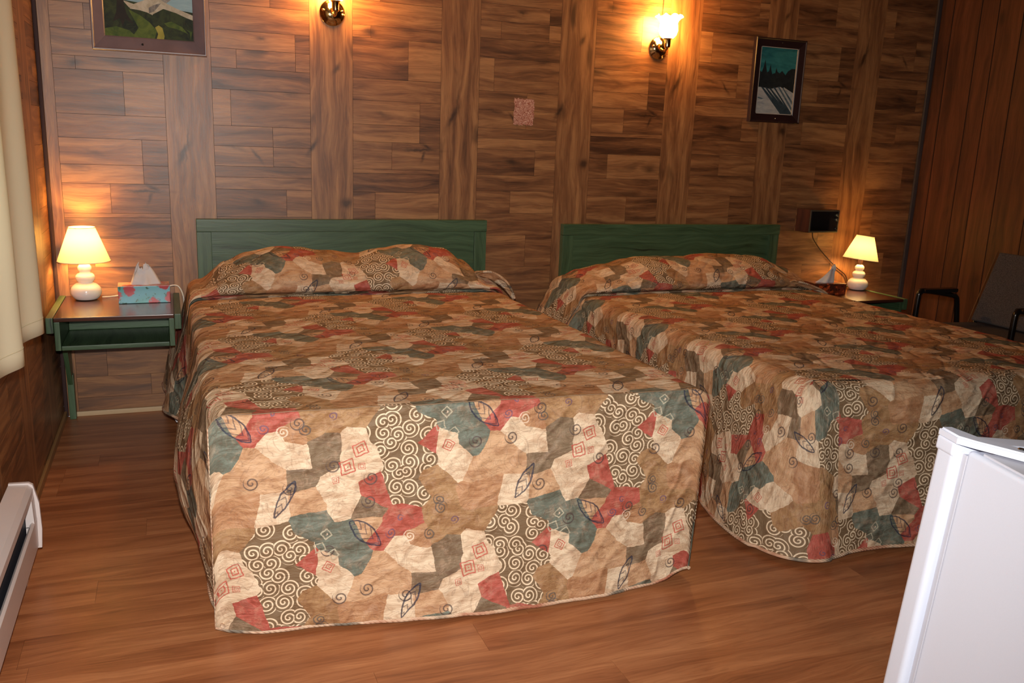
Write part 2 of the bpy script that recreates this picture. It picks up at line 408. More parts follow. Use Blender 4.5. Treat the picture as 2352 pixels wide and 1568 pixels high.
TSQ = [(0.94, 0.203, 0.011, 0.3), (0.976, 0.182, 0.01, 0.6), (0.957, 0.238, 0.01, 0.7)]
NAVY = lin(44, 48, 66)
LF = [(0.745, 0.529, 0.055, 0.021, -0.75, NAVY), (0.859, 0.338, 0.052, 0.014, 1.05, NAVY)]
def fabric():
    t = NT('patchwork_bedspread'); uv = t.uv()
    nz = t.noise(uv, 26, 3, .6, out=1)
    p = t.V('ADD', uv, t.V('SCALE', t.V('SUBTRACT', nz, (.5, .5, .5)), scale=.012))
    # lattice coordinates
    def lat(src):
        s_ = t.V('DOT_PRODUCT', src, (1/.62, -.31/(.62*.30), 0)); tt = t.V('DOT_PRODUCT', src, (0, 1/.30, 0))
        return t.n('ShaderNodeCombineXYZ', {0: s_, 1: tt}).outputs[0]
    st = lat(p)
    def l2(x, y): return ((x-.31/.30*y)/.62, y/.30)
    def local(src, x, y):
        s0, t0 = l2(x, y)
        d = t.V('WRAP', t.V('SUBTRACT', src, (s0, t0, 0)), (.5, .5, .5), (-.5, -.5, -.5))
        X = t.V('DOT_PRODUCT', d, (.62, .31, 0)); Y = t.V('DOT_PRODUCT', d, (0, .30, 0))
        return X, Y
    def dist(x, y, w=1.0):
        s0, t0 = l2(x, y)
        d = t.V('WRAP', t.V('SUBTRACT', st, (s0, t0, 0)), (.5, .5, .5), (-.5, -.5, -.5))
        X = t.V('DOT_PRODUCT', d, (.62, .31, 0)); Y = t.V('DOT_PRODUCT', d, (0, .30, 0))
        r = t.M('ADD', t.M('MULTIPLY', X, X), t.M('MULTIPLY', Y, Y))
        return r
    CR, TE, RE, TN, GB, OL = lin(229, 205, 174), lin(114, 121, 108), lin(186, 96, 82), lin(206, 166, 128), lin(172, 134, 94), lin(134, 114, 90)
    BR = lin(188, 142, 104)
    # (colour, [sites x,z in metres on the foot panel])
    G = [(TN, TN_S), (CR, CR_S), (TE, TE_S), (RE, RE_S), (GB, GB_S), (OL, OL_S), (BR, BR_S)]
    col = None; best = None
    for c, sites in G:
        d = None
        for (x, y) in sites:
            e = dist(x, y); d = e if d is None else t.M('MINIMUM', d, e)
        if best is None: best, col = d, t.n('ShaderNodeRGB').outputs[0]; col.default_value = (*c, 1)
        else:
            k = t.M('LESS_THAN', d, best); col = t.mix(k, col, c); best = t.M('MINIMUM', d, best)
    # mottling of the patches
    m1 = t.noise(t.n('ShaderNodeMapping', {'Vector': uv, 'Rotation': (0, 0, .9), 'Scale': (14, 34, 1)}).outputs[0], 1, 4, .6, .8)
    col = t.mix(t.M('MULTIPLY', t.ramp(m1, [(.38, (1, 1, 1)), (.58, (0, 0, 0))]), .55), col, t.mix(1.0, col, lin(190, 158, 134), 'MULTIPLY'))
    m2 = t.noise(uv, 30, 4, .7, .6)
    col = t.mix(t.M('MULTIPLY', t.ramp(m2, [(.50, (0, 0, 0)), (.66, (1, 1, 1))]), .25), col, lin(216, 180, 150))
    col = t.mix(t.M('MULTIPLY', t.ramp(m2, [(.34, (1, 1, 1)), (.46, (0, 0, 0))]), .30), col, t.mix(1.0, col, lin(176, 146, 122), 'MULTIPLY'))
    # swirl patches
    dS = None
    for (x, y) in SW_S:
        e = dist(x, y); dS = e if dS is None else t.M('MINIMUM', dS, e)
    isS = t.M('LESS_THAN', dS, best)
    def spiral(scale, pitch, rnd, rmax, lw):
        vo = t.n('ShaderNodeTexVoronoi', {'Vector': uv, 'Scale': scale, 'Randomness': rnd}, voronoi_dimensions='2D')
        loc = t.V('SUBTRACT', uv, vo.outputs['Position'])
        sx = t.n('ShaderNodeSeparateXYZ', {0: loc})
        r = t.V('LENGTH', t.V('MULTIPLY', loc, (1, 1, 0))); th = t.M('ARCTAN2', sx.outputs[1], sx.outputs[0])
        ph = t.M('ADD', t.M('MULTIPLY', r, 2*PI/pitch), th)
        ln = t.M('GREATER_THAN', t.M('SINE', ph), lw)
        return t.M('MULTIPLY', ln, t.M('LESS_THAN', r, rmax)), r, vo
    sp, r_, vo = spiral(25, .0105, .8, .026, .42)
    swc = t.mix(sp, lin(124, 100, 74), lin(232, 208, 176))
    col = t.mix(isS, col, swc)
    # sparse dark curls elsewhere
    sp2, r2, vo2 = spiral(11, .011, .9, .019, .45)
    on = t.M('GREATER_THAN', t.n('ShaderNodeSeparateColor', {0: vo2.outputs['Color']}).outputs[0], .62)
    k = t.M('MULTIPLY', t.M('MULTIPLY', sp2, on), t.M('SUBTRACT', 1.0, isS))
    col = t.mix(t.M('MULTIPLY', k, .8), col, lin(84, 70, 66))
    # red nested squares
    for (x, y, s, a) in SQ:
        X, Y = local(st, x, y)
        ca, sa = math.cos(a), math.sin(a)
        xr = t.M('ABSOLUTE', t.M('ADD', t.M('MULTIPLY', X, ca), t.M('MULTIPLY', Y, sa))); yr = t.M('ABSOLUTE', t.M('SUBTRACT', t.M('MULTIPLY', Y, ca), t.M('MULTIPLY', X, sa)))
        ch = t.M('MAXIMUM', xr, yr)
        ring = t.M('MULTIPLY', t.M('GREATER_THAN', t.M('COSINE', t.M('MULTIPLY', ch, 2*PI/(s*.5))), .35), t.M('LESS_THAN', ch, s*1.13))
        col = t.mix(t.M('MULTIPLY', ring, .85), col, lin(190, 84, 70))
    # ringed curls
    RW, RD, RB = lin(232, 206, 180), lin(92, 84, 78), lin(112, 84, 104)
    for (x, y, s_r, c) in [(0.859, 0.510, 0.017, RW), (0.913, 0.513, 0.016, RD), (0.812, 0.523, 0.014, RB), (0.837, 0.560, 0.009, RB), (0.942, 0.581, 0.018, RD), (0.979, 0.545, 0.012, RB), (0.957, 0.238, 0.004, RW), (1.248, 0.305, 0.016, RD)]:
        X, Y = local(st, x, y); rr = t.M('SQRT', t.M('ADD', t.M('MULTIPLY', X, X), t.M('MULTIPLY', Y, Y)))
        k = t.M('MULTIPLY', t.M('GREATER_THAN', t.M('SINE', t.M('ADD', t.M('MULTIPLY', rr, 2*PI/.0085), t.M('ARCTAN2', Y, X))), .25), t.M('LESS_THAN', rr, s_r))
        col = t.mix(t.M('MULTIPLY', k, .8), col, c)
    # pale nested squares in the teal patches
    for (x, y, s_r, a) in TSQ:
        X, Y = local(st, x, y); ca, sa = math.cos(a), math.sin(a)
        xr = t.M('ABSOLUTE', t.M('ADD', t.M('MULTIPLY', X, ca), t.M('MULTIPLY', Y, sa))); yr = t.M('ABSOLUTE', t.M('SUBTRACT', t.M('MULTIPLY', Y, ca), t.M('MULTIPLY', X, sa)))
        k = t.M('LESS_THAN', t.M('ABSOLUTE', t.M('SUBTRACT', t.M('MAXIMUM', xr, yr), s_r)), .0016)
        col = t.mix(t.M('MULTIPLY', k, .7), col, lin(196, 186, 160))
    # leaf outlines
    for (x, y, L, wd, a, c) in LF:
        X, Y = local(st, x, y); ca, sa = math.cos(a), math.sin(a)
        xr = t.M('ADD', t.M('MULTIPLY', X, ca), t.M('MULTIPLY', Y, sa)); yr = t.M('SUBTRACT', t.M('MULTIPLY', Y, ca), t.M('MULTIPLY', X, sa))
        q = t.M('DIVIDE', xr, L); q2 = t.M('MULTIPLY', q, q)
        f = t.M('SUBTRACT', t.M('ABSOLUTE', yr), t.M('MULTIPLY', t.M('SUBTRACT', 1.0, q2), wd))
        ins = t.M('LESS_THAN', q2, 1.0)
        out = t.M('LESS_THAN', t.M('ABSOLUTE', f), .0021)
        ve = t.M('MULTIPLY', t.M('GREATER_THAN', t.M('SINE', t.M('ADD', t.M('MULTIPLY', xr, 300.), t.M('MULTIPLY', t.M('ABSOLUTE', yr), 420.))), .72), t.M('LESS_THAN', f, 0.0))
        k = t.M('MULTIPLY', t.M('MAXIMUM', out, t.M('MULTIPLY', ve, .7)), ins)
        col = t.mix(t.M('MULTIPLY', k, .85), col, c)
    # fine printed veins
    vn = t.noise(uv, 9, 2, .5, 1.5)
    vk = t.M('GREATER_THAN', t.M('SINE', t.M('MULTIPLY', vn, 95.0)), .90)
    col = t.mix(t.M('MULTIPLY', t.M('MULTIPLY', vk, t.M('SUBTRACT', 1.0, isS)), .26), col, lin(112, 84, 70))
    # quilting relief: wavy stitched ridges plus fine puckers
    wv = t.n('ShaderNodeTexWave', {'Vector': t.n('ShaderNodeMapping', {'Vector': uv, 'Rotation': (0, 0, .75)}).outputs[0], 'Scale': 4.5, 'Distortion': 7.0, 'Detail': 1.5, 'Detail Scale': 1.6}, wave_profile='SIN').outputs['Fac']
    puck = t.noise(t.n('ShaderNodeMapping', {'Vector': uv, 'Rotation': (0, 0, .75), 'Scale': (16, 46, 1)}).outputs[0], 1, 3, .6, 1.2)
    fine = t.noise(t.n('ShaderNodeMapping', {'Vector': uv, 'Rotation': (0, 0, -.5), 'Scale': (40, 85, 1)}).outputs[0], 1, 2, .5, .8)
    b = t.bump(t.M('ADD', t.M('ADD', t.M('POWER', wv, 3.0), t.M('MULTIPLY', puck, 1.6)), t.M('MULTIPLY', fine, .35)), .55, .007)
    t.set(Base_Color=col, Roughness=.6, Normal=b, Specular_IOR_Level=.3)
    return t.m
M_FAB = fabric()
M_BIND = None
def binding():
    t = NT('bedspread_binding'); uv = t.uv()
    st = t.n('ShaderNodeTexWave', {'Vector': t.obj(), 'Scale': 55, 'Distortion': 2}, bands_direction='DIAGONAL').outputs['Fac']
    nz = t.noise(t.obj(), 9, 3)
    c = t.ramp(nz, [(.35, lin(176, 110, 86)), (.45, lin(206, 160, 130)), (.55, lin(224, 192, 162)), (.66, lin(128, 118, 104))])
    t.set(Base_Color=c, Roughness=.55, Normal=t.bump(st, .6, .003)); return t.m
M_BIND = binding()
def N3(x, y, z=0): return noise.noise(Vector((x, y, z)))
def edge_tube(name, pts, r, parent, m=None, sub=2):
    bm = bmesh.new(); tube(bm, pts, r, 8); return obj(name, bm, m or M_BIND, parent)

def prof_eval(P, s):
    """P list of (s,y,z)"""
    for a, b in zip(P, P[1:]):
        if s <= b[0]:
            t = (s-a[0])/max(1e-9, b[0]-a[0]); return a[1]+(b[1]-a[1])*t, a[2]+(b[2]-a[2])*t
    return P[-1][1], P[-1][2]

def bedspread(name, label, x0, x1, zt, yfoot, hum, flare, seed, uo, wrap, rh=.05, rv=.05, hemz=None, panel=None, group=None):
    """a quilt over mattress and pillows. x0,x1: sides; yfoot(x): foot line; hum(x): pillow height; flare(side, y, t): how far a side stands out at depth t"""
    root = thing(name, label, 'bedspread', ((x0+x1)/2, -1.0, 0), 0, group)
    L = 1.0
    raw = [(-.056, -.35), (-.060, .1), (-.075, .55), (-.115, .86), (-.18, 1.0), (-.26, .98), (-.34, .82), (-.405, .52), (-.436, .28), (-.425, .10), (-.385, .0), (-.362, -.3), (-.39, -.5), (-.44, -.1), (-.47, 0.0), (-.56, .0)]
    sp = spline([(a, b, 0) for a, b in raw], 5)
    rows = []; s = 0
    for i, q in enumerate(sp):
        if i: s += math.hypot(q.x-sp[i-1].x, (q.y-sp[i-1].y)*.18)
        rows.append([s, q.x, q.y])
    s0 = rows[-1][0]; ylen = .56; ym = yfoot((x0+x1)/2); vf = .56+uo[1]
    vflat = vf+(-ym-ylen)
    R = [(y, rel, vflat+(s0-a)) for a, y, rel in rows]
    n = 110
    R += [(-ylen+(ym+ylen)*k/n, 0.0, vf-(ym+ylen)*(1-k/n)) for k in range(1, n+1)]
    ye = (lambda x: yfoot(x)+rh) if wrap else yfoot
    def ymap(x, y):
        if y >= -ylen: return y
        f = (y+ylen)/(ym+ylen); return -ylen+(ye(x)+ylen)*f
    def ztop(x, y, rel):
        h = hum(x)
        z = zt+(rel*h if rel > 0 else rel*.03)
        if rel <= .001: z += .007*N3(x*2.2+seed, y*2.2)+.0035*N3(x*7, y*7+seed)+.002*N3(x*16, y*16+seed)
        else: z += (.016*N3(x*5+seed, y*6, rel)+.006*N3(x*16+seed, y*9, rel*3))*min(1, rel*2)
        return z
    xa, xb = x0+rh, x1-rh; nC = 140
    P, U = [], []
    for (y, rel, v) in R:
        P.append([Vector((x, ymap(x, y), ztop(x, y, rel))) for x in [xa+(xb-xa)*j/nC for j in range(nC+1)]])
        U.append([(xa+(xb-xa)*j/nC+uo[0], v) for j in range(nC+1)])
    gridmesh('top_panel', P, UV=U, m=M_FAB, parent=root)
    na, nd = 7, 30
    def strip(nm, stations):
        """stations: (base x,y, z, normal, side key, y for flare, u function)"""
        P, U = [], []
        for (bx, by, zb, nx, ny, key, yy, uvf, hz) in stations:
            p, u = [], []; arc = 0
            for k in range(na+1):
                a = PI/2*k/na; f0 = flare(key, yy, 0)
                p.append(Vector((bx+nx*(rh+f0)*math.sin(a), by+ny*(rh+f0)*math.sin(a), zb-rv*(1-math.cos(a))))); u.append(uvf(PI/2*.5*(rh+rv)*k/na))
            zz = zb-rv
            for k in range(1, nd+1):
                t = k/nd; o = rh+flare(key, yy, t)
                w1 = (.011*N3(yy*4.5+seed, t*1.5, key)+.008*math.sin(yy*17+seed+key)+.004*N3(yy*16, t*9, seed+key))*min(1, t*1.6)*(1 if wrap else smooth01((yy-ym)/.25))
                p.append(Vector((bx+nx*(o+w1), by+ny*(o+w1), zz+(hz-zz)*t))); u.append(uvf(PI/2*.5*(rh+rv)+(zz-hz)*t))
            P.append(p); U.append(u)
        o = gridmesh(nm, P, U, M_FAB, root)
        # bound hem
        edge_tube('hem', [q[-1]+Vector((0, 0, .003)) for q in P], .0055, o)
        return P
    def hz_(key, y): return hemz(key, y) if hemz else .02
    left = [(xa, ymap(xa, y), ztop(xa, y, rel), -1, 0, 0, ymap(xa, y), (lambda d, v=v: (xa-d+uo[0], v)), hz_(0, ymap(xa, y))) for (y, rel, v) in R]
    right = [(xb, ymap(xb, y), ztop(xb, y, rel), 1, 0, 1, ymap(xb, y), (lambda d, v=v: (xb+d+uo[0], v)), hz_(1, ymap(xb, y))) for (y, rel, v) in R]
    if wrap:
        def fan(x, sg):
            out = []
            for k in range(1, 15):
                a = PI/2*k/14; y = yfoot(x)+rh
                out.append((x, y, ztop(x, y, 0), sg*math.cos(a), -math.sin(a), (0 if sg < 0 else 1), yfoot(x)-.0, (lambda d, a=a: (x+sg*d+uo[0], vf-a*.12)), hz_(0, yfoot(x))))
            return out
        def frontst(xs, side=None):
            out = []
            for x in xs:
                y = yfoot(x)+rh
                uvf = (lambda d, x=x: (x+uo[0], vf-d)) if side is None else (lambda d, x=x: (side-d+uo[0], vf-PI/2*.12-(x-side)))
                out.append((x, y, ztop(x, y, 0), 0, -1, 2, x if side is None else x, uvf, hz_(2, x)))
            return out
        seam = xa+.05
        f1 = [xa+(seam-xa)*k/4 for k in range(1, 5)]
        strip('side_panel', left+fan(xa, -1)+frontst(f1, xa))
        FP = strip('foot_panel', frontst([seam+(xb-seam)*k/110 for k in range(111)]))
        strip('side_panel', right+fan(xb, 1))
    else:
        strip('side_panel', left); strip('side_panel', right)
        # separate foot panel hanging from a corded seam
        P, U = [], []; nx, nz = 120, 60
        for j in range(nz+1):
            t = j/nz; rp, ru = [], []
            for i in range(nx+1):
                x = x0+.002+(x1-x0-.004)*i/nx
                de = min(x-x0, x1-x); ed = 0
                if de < rh: ed = rv*(1-math.sqrt(max(0, 1-(1-de/rh)**2)))
                zb = ztop(x, yfoot(x), 0)-ed+.001
                hz = panel['hem'](x); z = zb+(hz-zb)*t
                xx = x+panel['dx'](x, t)
                y = yfoot(x)-.004-panel['out'](x, t)-(.012*N3(x*3+z*3, z*2-x*2, seed)+.006*N3(x*9+z*9, z*5-x*5, seed+3)+.003*N3(x*24+z*20, z*12-x*14, seed+5))*min(1, t*3)
                rp.append(Vector((xx, y, z))); ru.append((x+uo[0], vf-(zb-z)))
            P.append(rp); U.append(ru)
        fp = gridmesh('foot_panel', P, U, M_FAB, root, thick=.006)
        edge_tube('hem', [Vector((p.x, p.y-.001, p.z+.003)) for p in P[-1]], .0065, fp)
        edge_tube('seam_cord', [Vector((p.x, p.y, p.z-.0005)) for p in P[0]], .0017, fp, M_CORD)
        edge_tube('hem', [Vector((r_[0].x, r_[0].y-.001, r_[0].z)) for r_ in P], .003, fp)
        edge_tube('hem', [Vector((r_[-1].x, r_[-1].y-.001, r_[-1].z)) for r_ in P], .003, fp)
    return root
M_CORD = plain('seam_cord', lin(150, 122, 96), .6)
def bell(x, c, w_): t = abs(x-c)/w_; return 0 if t >= 1 else (1-t*t)**1.5
def interp(x, pts):
    if x <= pts[0][0]: return pts[0][1]
    for a, b in zip(pts, pts[1:]):
        if x <= b[0]:
            t = smooth01((x-a[0])/(b[0]-a[0])); return a[1]+(b[1]-a[1])*t
    return pts[-1][1]

# bed by the window (left)
B1X0, B1X1 = .685, 2.03
hum1 = lambda x: interp(x, [(.73, .03), (.84, .12), (.93, .155), (1.05, .18), (1.25, .165), (1.39, .145), (1.52, .172), (1.66, .185), (1.80, .165), (1.90, .11), (1.98, .05), (2.03, .02)])
def flare1(k, y, t):
    if k == 0: return (.005+.11*smooth01((y+.75)/.3)*t**1.3+.064*bell(y, -1.47, .50)*math.sin(PI*min(1, t*1.05))+.012*math.sin(PI*t)-.022*smooth01((-1.80-y)/.2))
    return .01+.04*t-.06*smooth01((-1.6-y)/.35)*t
bs1 = bedspread('bedspread', 'patchwork bedspread with swirls on the left bed, pale foot panel hanging to the floor', B1X0, B1X1, .588,
    lambda x: -2.015-.085*(x-.7)/1.28, hum1, flare1, 3.0, (0, 0), False, rh=.045, rv=.045,
    hemz=lambda k, y: (.03+.11*smooth01((y+1.0)/.45)) if k == 0 else .03,
    panel=dict(hem=lambda x: .012+.012*smooth01((.72-x)/.05)+.035*smooth01((x-1.86)/.17)**2,
               dx=lambda x, t: .0-(.03*smooth01((x-1.75)/.28))*t,
               out=lambda x, t: .012*t+.045*bell(x, 1.45, .55)*t*t-.03*smooth01((.8-x)/.12)*t))
# pillow cover corner trailing off the right side of the first bed
def tail(parent, pts, wdt, m, nm='pillow_flap'):
    P, U = [], []; sp = spline(pts, 8); n = len(sp)
    for i, p in enumerate(sp):
        t = i/(n-1); w_ = wdt*(1-t*.85); d = (sp[min(i+1, n-1)]-sp[max(i-1, 0)]).normalized(); sd = Vector((.35, -.8, .35)).normalized()
        row = []
        for k in range(9):
            a = (k/8-.5)*2; row.append(p+sd*a*w_+Vector((.3, 0, .95))*(-.014*a*a*(1-t)))
        P.append(row); U.append([(i*.012, .3+k*.01) for k in range(9)])
    o = gridmesh(nm, P, U, M_FAB, parent, thick=.008); edge_tube('hem', [r_[0] for r_ in P], .006, o); return o
tail(bs1, [(1.93, -.34, .665), (1.99, -.36, .665), (2.05, -.38, .63), (2.085, -.40, .585), (2.10, -.42, .545)], .05, M_FAB)

B2X0, B2X1 = 2.43, 3.80
hum2 = lambda x: interp(x, [(2.46, .05), (2.55, .085), (2.68, .125), (2.85, .145), (3.2, .155), (3.55, .155), (3.72, .10), (3.80, .03)])
def flare2(k, y, t):
    if k == 0: return .008+.10*smooth01((y+.50)/.06)*t**.8+(.03+.07*smooth01((-1.2-y)/.8))*t+.028*math.sin(y*9.5+.5)*t**.7*smooth01((-.5-y)/.2)
    if k == 1: return .005+.01*t
    return .01+.055*t+.018*math.sin(y*13+1)*t*bell(y, 2.75, .6)+.05*t*smooth01((2.62-y)/.15)*.5
bs2 = bedspread('bedspread', 'patchwork bedspread on the right bed, draped round the corner behind the white fridge', B2X0, B2X1, .553,
    lambda x: -2.06-.05*smooth01((x-2.5)/.4), hum2, flare2, 11.0, (.13, .17), True, rh=.06, rv=.06,
    hemz=lambda k, y: .018 if not (k == 0 and y > -.5) else .30)
tail(bs2, [(3.66, -.44, .605), (3.74, -.46, .585), (3.82, -.48, .555), (3.875, -.49, .522)], .030, M_FAB)

# white sheet corner peeping out under the first spread, near the wall
bm = bmesh.new()
M_SHEET = plain('white_sheet', lin(222, 220, 224), .7)
P, U = [], []
for i in range(14):
    t = i/13; P.append([Vector((.615+.07*t+.01*math.sin(t*9+k), -.33-.05*k/6-.04*t, .135-.055*t-.012*k+.008*math.sin(k*2+t*7))) for k in range(7)]); U.append([(t, k/7) for k in range(7)])
bm.free()
sh = gridmesh('bed_sheet', P, U, M_SHEET, None, thick=.004)
tag(sh, 'white crumpled sheet corner hanging out under the left bedspread near the nightstand', 'bed sheet')

# ------------------------------------------------------------------ headboards
def green():
    t = NT('green_stained_wood'); uv = t.uv()
    w2 = t.V('SCALE', t.V('SUBTRACT', t.noise(uv, 3, 2, .5, out=1), (.5, .5, .5)), scale=.10)
    p = t.V('ADD', uv, w2)
    g = t.noise(t.n('ShaderNodeMapping', {'Vector': p, 'Scale': (1.8, 30, 1)}).outputs[0], 1, 4, .6, .5)
    wv = t.n('ShaderNodeTexWave', {'Vector': t.n('ShaderNodeMapping', {'Vector': p, 'Scale': (.35, 5, 1)}).outputs[0], 'Scale': 3.0, 'Distortion': 5, 'Detail': 2}, bands_direction='Y').outputs['Fac']
    g2 = t.noise(t.n('ShaderNodeMapping', {'Vector': p, 'Scale': (6, 150, 1)}).outputs[0], 1, 3, .6)
    v = t.M('ADD', t.M('MULTIPLY', g, .62), t.M('MULTIPLY', g2, .38))
    c = t.ramp(v, [(.32, lin(26, 38, 25)), (.41, lin(54, 77, 50)), (.62, lin(76, 101, 70))])
    t.set(Base_Color=c, Roughness=.42, Normal=t.bump(v, .35, .002)); return t.m
M_GREEN = green()
def gbox(name, e, parent, bev=.003, m=None):
    bm = bmesh.new(); box(bm, *e, bev=bev); bm.normal_update(); boxuv(bm); return obj(name, bm, m or M_GREEN, parent)
def headboard(x0, x1, zt, label, slope=0):
    h = thing('headboard', label, 'headboard', ((x0+x1)/2, -.02, 0), 0)
    gbox('panel', (x0+.06, x1-.06, -.028, -.006, .30, zt-.05), h)
    gbox('top_rail', (x0, x1, -.045, -.004, zt-.056, zt), h)
    gbox('post', (x0, x0+.062, -.04, -.004, 0.0, zt-.057), h)
    gbox('post', (x1-.062, x1, -.04, -.004, 0.0, zt-.057), h)
    return h
headboard(.733, 2.088, .872, 'green stained wooden headboard on the wall behind the left bed')
headboard(2.506, 3.862, .853, 'green stained wooden headboard on the wall behind the right bed')

# ------------------------------------------------------------------ nightstands
M_TOP = wood('dark_table_top', lin(40, 19, 13), lin(68, 35, 23), lin(90, 49, 31), rough=.24, along=1.5, across=20, knots=False, bstr=.0, rvar=0)
M_CLIP = plain('pale_plastic_clip', lin(210, 206, 198), .4)
M_METAL = plain('zinc', lin(170, 170, 168), .3, 1.0)
def nightstand(x0, zt, label, w_=.478, dy=.50):
    n_ = thing('nightstand', label, 'nightstand', (x0+w_/2, -.25, 0), 0)
    x1 = x0+w_; h = .125; yb = -.006; yf = -dy
    bm = bmesh.new(); box(bm, x0+.026, x1-.026, yf+.006, yb, zt-.012, zt+.004, bev=.003); bm.normal_update(); boxuv(bm); obj('table_top', bm, M_TOP, n_)
    gbox('side_rail', (x0, x0+.025, yf, yb, zt-.055, zt+.006), n_)
    gbox('side_rail', (x1-.025, x1, yf, yb, zt-.055, zt+.006), n_)
    gbox('side_panel', (x0+.026, x0+.046, yf+.01, yb, zt-h, zt-.013), n_)
    gbox('side_panel', (x1-.046, x1-.026, yf+.01, yb, zt-h, zt-.013), n_)
    gbox('bottom_panel', (x0+.047, x1-.047, yf+.01, yb, zt-h, zt-h+.018), n_)
    gbox('back_panel', (x0+.047, x1-.047, yf+.30, yf+.318, zt-h+.019, zt-.013), n_)
    # wall leg with a slanted brace
    leg = gbox('leg', (x0+.008, x0+.034, -.05, -.012, .0, .20), n_)
    bm = bmesh.new()
    q = [(-.06, .16), (-.012, .16), (-.012, zt-h), (-.20, zt-h)]
    vs = [[bm.verts.new((x, a, b)) for a, b in q] for x in (x0+.012, x0+.030)]
    bm.faces.new(vs[0]); bm.faces.new(vs[1][::-1])
    for i in range(4): bm.faces.new((vs[0][i], vs[0][(i+1) % 4], vs[1][(i+1) % 4], vs[1][i]))
    bm.normal_update(); boxuv(bm); obj('brace', bm, M_GREEN, n_, smooth=False)
    bm = bmesh.new(); lathe(bm, [(.0, 0), (.005, .001), (.004, .004), (0, .005)], n=12, tilt=Matrix.Rotation(PI/2, 3, 'X'), c=(x0+.02, -.062, .205)); lathe(bm, [(.0, 0), (.005, .001), (.004, .004), (0, .005)], n=12, tilt=Matrix.Rotation(PI/2, 3, 'X'), c=(x0+.02, -.066, .225)); box(bm, x0+.010, x0+.030, -.0645, -.060, .195, .24, bev=.001)
    obj('bracket', bm, M_METAL, n_)
    for cx_ in (x0+.085, x0+.35):
        boxo('clip', (cx_, cx_+.024, -.20, -.16, zt-h-.012, zt-h-.001), M_CLIP, n_, bev=.002)
    return n_
NZ1, NZ2 = .536, .484
nightstand(.172, NZ1, 'green wall nightstand with brown top and open shelf, beside the curtain')
nightstand(3.935, NZ2, 'green nightstand mostly hidden behind the right bed, below the wall radio')

# ------------------------------------------------------------------ table lamps
M_CER = plain('white_ceramic', lin(238, 232, 228), .12, namp=.02, Coat_Weight=.6)
def shade_mat():
    t = NT('lamp_shade_fabric')
    tr = t.n('ShaderNodeBsdfTranslucent', {'Color': (*lin(255, 238, 196), 1)}); df = t.n('ShaderNodeBsdfDiffuse', {'Color': (*lin(246, 234, 210), 1)})
    wv = t.n('ShaderNodeTexNoise', {'Vector': t.obj(), 'Scale': 260, 'Detail': 2}).outputs[0]
    mx = t.n('ShaderNodeMixShader', {0: .15, 1: df.outputs[0], 2: tr.outputs[0]})
    t.t.links.new(mx.outputs[0], t.out.inputs[0]); return t.m
M_SHADE = shade_mat()
def emis(name, col, st):
    t = NT(name); t.set(Base_Color=col, Emission_Color=col, Emission_Strength=st, Roughness=.4); return t.m
M_BULB = emis('lamp_bulb_glow', lin(255, 220, 165), 95)
M_SOCK = plain('dark_socket', lin(60, 34, 22), .4)
M_BRASS = plain('polished_brass', (.62, .42, .20), .12, 1.0, namp=.05)
M_CORDW = plain('white_cord', lin(235, 228, 215), .5)
M_CORDB = plain('brown_cord', lin(60, 34, 22), .5)
def tlamp(x, y, z, label, power, tilt=0, sc=1.0, cord=None, cordm=None, gap=0):
    l = thing('table_lamp', label, 'lamp', (x, y, z), 0)
    bm = bmesh.new()
    prof = spline([(0, 0, 0), (.034, 0, .001), (.046, 0, .006), (.058, 0, .026), (.055, 0, .048), (.040, 0, .064), (.0285, 0, .069), (.029, 0, .073), (.0355, 0, .083), (.036, 0, .096), (.029, 0, .106), (.021, 0, .110), (.0225, 0, .116), (.026, 0, .124), (.0255, 0, .134), (.019, 0, .143), (.012, 0, .147), (0.0001, 0, .148)], 4)
    lathe(bm, [(max(0.0, p.x)*sc, p.z*sc) for p in prof], n=48, cap=False, c=(x, y, z)); obj('base', bm, M_CER, l)
    bm = bmesh.new(); lathe(bm, [(.009*sc, .147*sc), (.012*sc, .150*sc), (.012*sc, .190*sc), (.008*sc, .195*sc)], c=(x, y, z), n=20); obj('socket', bm, M_SOCK, l)
    rt = Matrix.Rotation(tilt, 3, 'Y')
    zb = (.158+gap)*sc; H = .135*sc
    bm = bmesh.new(); n = 56
    rb, rtp = .098*sc, .049*sc
    def T(v): return rt @ (v-Vector((0, 0, .19*sc)))+Vector((x, y, z+.19*sc))
    rings = []
    for (r, zz) in [(rb, zb), (rb-.0006, zb+.004), (rtp+.001, zb+H-.004), (rtp, zb+H)]:
        rings.append([bm.verts.new(T(Vector((r*math.cos(2*PI*k/n), r*math.sin(2*PI*k/n), zz)))) for k in range(n)])
    for a, b in zip(rings, rings[1:]):
        for k in range(n): bm.faces.new((a[k], a[(k+1) % n], b[(k+1) % n], b[k]))
    sh_ = obj('lamp_shade', bm, M_SHADE, l)
    for (r, zz) in ((rb, zb), (rtp, zb+H)):
        bm = bmesh.new(); tube(bm, [T(Vector((r*math.cos(2*PI*k/n), r*math.sin(2*PI*k/n), zz))) for k in range(n+1)], .0017, 6, cap=False); obj('rim', bm, M_SHADEE, sh_)
    bm = bmesh.new(); bmesh.ops.create_uvsphere(bm, u_segments=18, v_segments=12, radius=.021*sc, matrix=Matrix.Translation(T(Vector((0, 0, .216*sc)))))
    obj('bulb', bm, M_BULB, l)
    lg = light('lamp_light', 'POINT', T(Vector((0, 0, .25*sc))), power, (1, .54, .12), shadow_soft_size=.012)
    if cord:
        bm = bmesh.new(); tube(bm, spline(cord, 8), .0028, 8); obj('cord', bm, cordm or M_CORDW, l)
    return l
M_SHADEE = plain('shade_trim', lin(250, 236, 204), .6)
